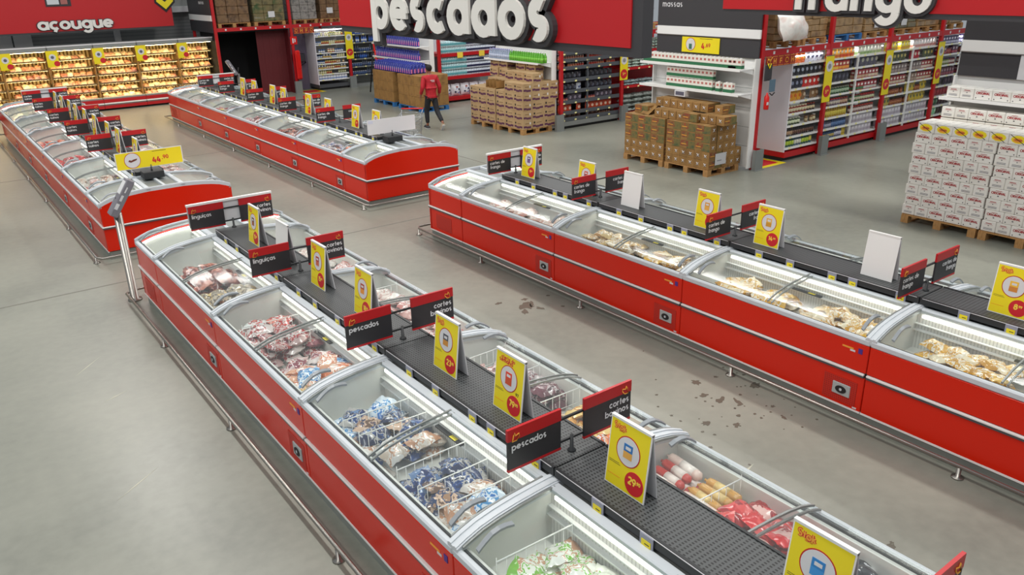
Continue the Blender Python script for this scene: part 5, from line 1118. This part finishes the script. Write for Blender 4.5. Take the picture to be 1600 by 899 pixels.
for i, y in ((1, 1.1), (2, 1.1), (3, 1.12)):
    inst(wd_, 'wire_divider', 'white wire divider in the %s freezer of the near right island, left side' % ORD[i], 'wire divider', (XB_-.59, mods['B', i]+y, .342))
# ------------------------------------------------------------------ price checker posts
def post(x, y, label, h=1.22, lean=.6, s=1):
    r = thing('price_checker_post', label, 'post', (x, y, 0))
    m = MB(); m.lathe([(.09, 0), (.09, .02), (.052, .03), (.052, h)], STEEL, 18); m.build('chrome_pole', r)
    m = MB(); m.box(-.05, .05, -.09, .09, 0, .52, mat('checker_grey', '7A7880', .35), .01); m.box(-.055, -.05, -.07, .07, .3, .48, WPAN); m.box(.0505, .054, -.07, .07, .24, .48, SCREENB)
    for k in range(3): m.box(-.04+k*.012, .0, -.094, -.09, .1+k*.12, .18+k*.12, WPAN)
    m.build('tilted_reader', r, loc=(-.07, -.02, h-.02), rot=(0, lean, 0))
    m = MB(); m.tube([(0, 0, h-.1), (.0, 0, h+.06), (.03, 0, h+.2)], .018, INK, 8); m.build('bracket_arm', r)
post(1.85, 11.1, 'chrome price checker post with tilted reader at the far end of the near centre island')
post(8.9, 26.9, 'slender price checker post with dark reader before the maroon curtain', 1.15, -.5)
# ------------------------------------------------------------------ shopping cart
def cart(x, y, rz, label):
    r = thing('shopping_cart', label, 'cart', (x, y, 0), rz); CW_ = mat('cart_wire', 'A8ACB0', .3, .8)
    m = MB()
    def ring(z, w0, w1, l0, l1, rr=.006): m.tube([(-w0, l0, z), (w0, l0, z), (w1, l1, z), (-w1, l1, z)], rr, CW_, 5, True)
    for k, z in enumerate((.5, .6, .7, .8, .92)): t = k/4; ring(z, .24+.03*t, .17+.03*t, -.35-.05*t, .3+.12*t)
    for k in range(9):
        y0 = -.35+k*.08
        for s_ in (-1, 1): w0 = .24-.07*(k/8); m.tube([(s_*w0, y0, .5), (s_*(w0+.03), y0-.05+k*.02, .92)], .004, CW_, 4)
        m.tube([(-w0, y0, .5), (w0, y0, .5)], .004, CW_, 4)
    for k in range(5): xx = -.17+k*.085; m.tube([(xx, .3, .5), (xx*1.15, .42, .92)], .004, CW_, 4)
    m.build('wire_basket', r)
    m = MB()
    for s_ in (-1, 1): m.tube([(s_*.26, -.48, 1.0), (s_*.25, -.38, .92), (s_*.22, -.32, .5), (s_*.22, -.3, .25), (s_*.18, .4, .14)], .011, CW_, 6)
    m.tube([(-.18, .4, .14), (.18, .4, .14)], .01, CW_, 6); m.build('frame', r)
    MB().tube([(-.27, -.48, 1.0), (.27, -.48, 1.0)], .017, mat('signal_red'), 8).build('red_handle', r)
    for sx, sy in ((-.2, -.3), (.2, -.3), (-.17, .38), (.17, .38)):
        m = MB(); m.lathe([(.055, -.015), (.055, .015)], INK, 12); m.v = [(z, x_, y_+.055) for x_, y_, z in m.v]; m.box(-.02, .02, -.01, .01, .06, .16, CW_); m.build('wheel', r, loc=(sx, sy, 0))
cart(9.5, 16.9, 2.4, 'wire shopping cart with red handle behind the wide blank sign')
# red folding ladder behind the bottle pallet
r = thing('step_ladder', 'red folding frame leaning behind the blue bottle pallet', 'ladder', (14.25, 26.7, 0))
m = MB()
for s_ in (-.25, .25): m.tube([(s_, .0, 0), (s_*.8, .5, 1.75)], .03, mat('signal_red'), 6)
for k in range(5): m.box(-.24, .24, .06+k*.1-.03, .06+k*.1+.05, .3+k*.3, .33+k*.3, mat('signal_red'))
m.build('front_rails', r)
m = MB()
for s_ in (-.25, .25): m.tube([(s_, .95, 0), (s_*.8, .5, 1.75)], .025, INK, 6)
m.tube([(-.25, .8, .6), (.25, .8, .6)], .02, INK, 6); m.build('rear_rails', r)
# ------------------------------------------------------------------ person
def skinfig(name, vs, es, rads, m, parent=None, sub=2, smooth=True):
    me = bpy.data.meshes.new(name); me.from_pydata(vs, es, []); me.materials.append(m)
    o = bpy.data.objects.new(name, me); C.objects.link(o); o.parent = parent
    md = o.modifiers.new('skin', 'SKIN'); md.use_smooth_shade = True
    for i, rr in enumerate(rads): me.skin_vertices[0].data[i].radius = rr if isinstance(rr, tuple) else (rr, rr)
    me.skin_vertices[0].data[0].use_root = True
    sb = o.modifiers.new('sub', 'SUBSURF'); sb.levels = sub; sb.render_levels = sub
    return o
class Sk:
    def __init__(s): s.v = []; s.e = []; s.r = []
    def n(s, p, r, par=None):
        s.v.append(p); s.r.append(r)
        if par is not None: s.e.append((par, len(s.v)-1))
        return len(s.v)-1
    def ch(s, par, *pr):
        for p, r in pr: par = s.n(p, r, par)
        return par
SKIN = mat('skin', '8A5A44', .5); JACK = noisy('red_jacket', ['A01220', 'B81828', '8E101C'], 6, .7, rnd=False, bump=.3); TROU = noisy('black_trousers', ['16161A', '202026'], 8, .8, rnd=False, bump=.3)
k = Sk(); pel = k.n((0, -.1, .92), .1)
tor = k.ch(pel, ((0, -.1, 1.08), (.115, .09)), ((0, -.08, 1.26), (.14, .1)), ((0, -.07, 1.40), (.12, .08)))
nk = k.ch(tor, ((0, -.05, 1.49), .05), ((0, -.04, 1.55), .055), ((0, -.03, 1.61), (.078, .09)), ((0, -.03, 1.68), .075))
k.ch(nk-1, ((0, .075, 1.60), .014)); k.ch(nk-1, ((.085, -.03, 1.60), .016)); k.ch(nk-1, ((-.085, -.03, 1.60), .016))
LEG = {-1: [((-.1, -.1, .86), .085), ((-.11, .01, .48), .055), ((-.11, -.02, .1), .036), ((-.11, .1, .045), .03)], 1: [((.1, -.1, .86), .085), ((.12, -.2, .48), .055), ((.14, -.52, .2), .036), ((.14, -.45, .08), .03)]}
ARM = {-1: [((-.17, -.07, 1.42), .05), ((-.25, -.12, 1.14), .038), ((-.26, .02, .93), .026)], 1: [((.17, -.07, 1.42), .05), ((.26, -.13, 1.14), .038), ((.28, -.02, .92), .026)]}
for s_ in (-1, 1):
    k.ch(pel, *LEG[s_])
    a = k.ch(tor, *ARM[s_]); hx, hy, hz = ARM[s_][-1][0]
    pm = k.ch(a, ((hx, hy+.02, hz-.06), (.034, .02)))
    for q, ln in ((-.025, .075), (-.008, .085), (.009, .08), (.025, .062)): k.ch(pm, ((hx+q*.4, hy+.03+q, hz-.09), .009), ((hx+q*.4-.008*s_, hy+.035+q, hz-.1-ln*.4), .008), ((hx+q*.4-.02*s_, hy+.03+q, hz-.1-ln*.8), .007))
    k.ch(a, ((hx-.02*s_, hy+.04, hz-.05), .011), ((hx-.03*s_, hy+.06, hz-.09), .009))
pr = thing('person', 'person in red jacket and black trousers walking away past the brown cartons', 'person', (11.68, 19.5, 0), -.15)
body = skinfig('body', k.v, k.e, k.r, SKIN, pr)
k = Sk(); p0 = k.n((0, -.1, 1.0), (.155, .115)); t_ = k.ch(p0, ((0, -.1, 1.12), (.16, .12)), ((0, -.08, 1.28), (.17, .125)), ((0, -.07, 1.41), (.13, .095)), ((0, -.055, 1.475), (.065, .065)))
k.ch(p0, ((0, -.1, .9), (.16, .125)))
for s_ in (-1, 1):
    A_ = ARM[s_]; k.ch(t_-1, ((A_[0][0][0]*1.05, -.07, 1.405), .075), (A_[1][0], .062), (tuple(a_*.9+b_*.1 for a_, b_ in zip(A_[2][0], A_[1][0])), .045))
jk = skinfig('jacket', k.v, k.e, k.r, JACK, pr)
k = Sk(); p0 = k.n((0, -.1, .93), (.14, .11))
for s_ in (-1, 1): k.ch(p0, ((s_*.09, -.1, .84), .1), (LEG[s_][1][0], .075), ((lambda a_, b_: tuple(a_[i_]*.9+b_[i_]*.1 for i_ in range(3)))(LEG[s_][2][0], LEG[s_][1][0]), .058))
skinfig('trousers', k.v, k.e, k.r, TROU, pr)
m = MB(); m.add([(x*.088, -.035+y*.103, 1.645+z*.095) for (x, y, z) in [(math.cos(a*PI/8)*math.cos(b*PI/12), math.sin(a*PI/8)*math.cos(b*PI/12), math.sin(b*PI/12)) for b in range(-4, 7) for a in range(16)]],
    [(j*16+i, j*16+(i+1) % 16, (j+1)*16+(i+1) % 16, (j+1)*16+i) for j in range(10) for i in range(16)], mat('dark_hair', '1A1412', .8), True)
h_ = m.build('hair', pr); h_.location = (0, -.012, .01)
for s_ in (-1, 1):
    ax, ay, az = LEG[s_][2][0]; m = MB(); v, f = pillow(.1, .27, .09, 6, 8, 3, 0); m.add(v, f, mat('dark_shoe', '24242A', .6) if s_ < 0 else mat('tan_shoe', 'B8A890', .6), True); m.box(-.045, .045, -.125, .125, -.0, .022, WPAN, .01)
    m.build('shoe', pr, loc=(ax, ay+(.06 if s_ < 0 else .02), 0 if s_ < 0 else .06), rot=(0 if s_ < 0 else -.85, 0, 0))
MB().box(-.06, .06, -.004, 0, 0, .018, WPAN).box(-.03, .06, -.004, 0, -.03, -.018, WPAN).build('back_print', pr, loc=(.01, -.235, 1.33))
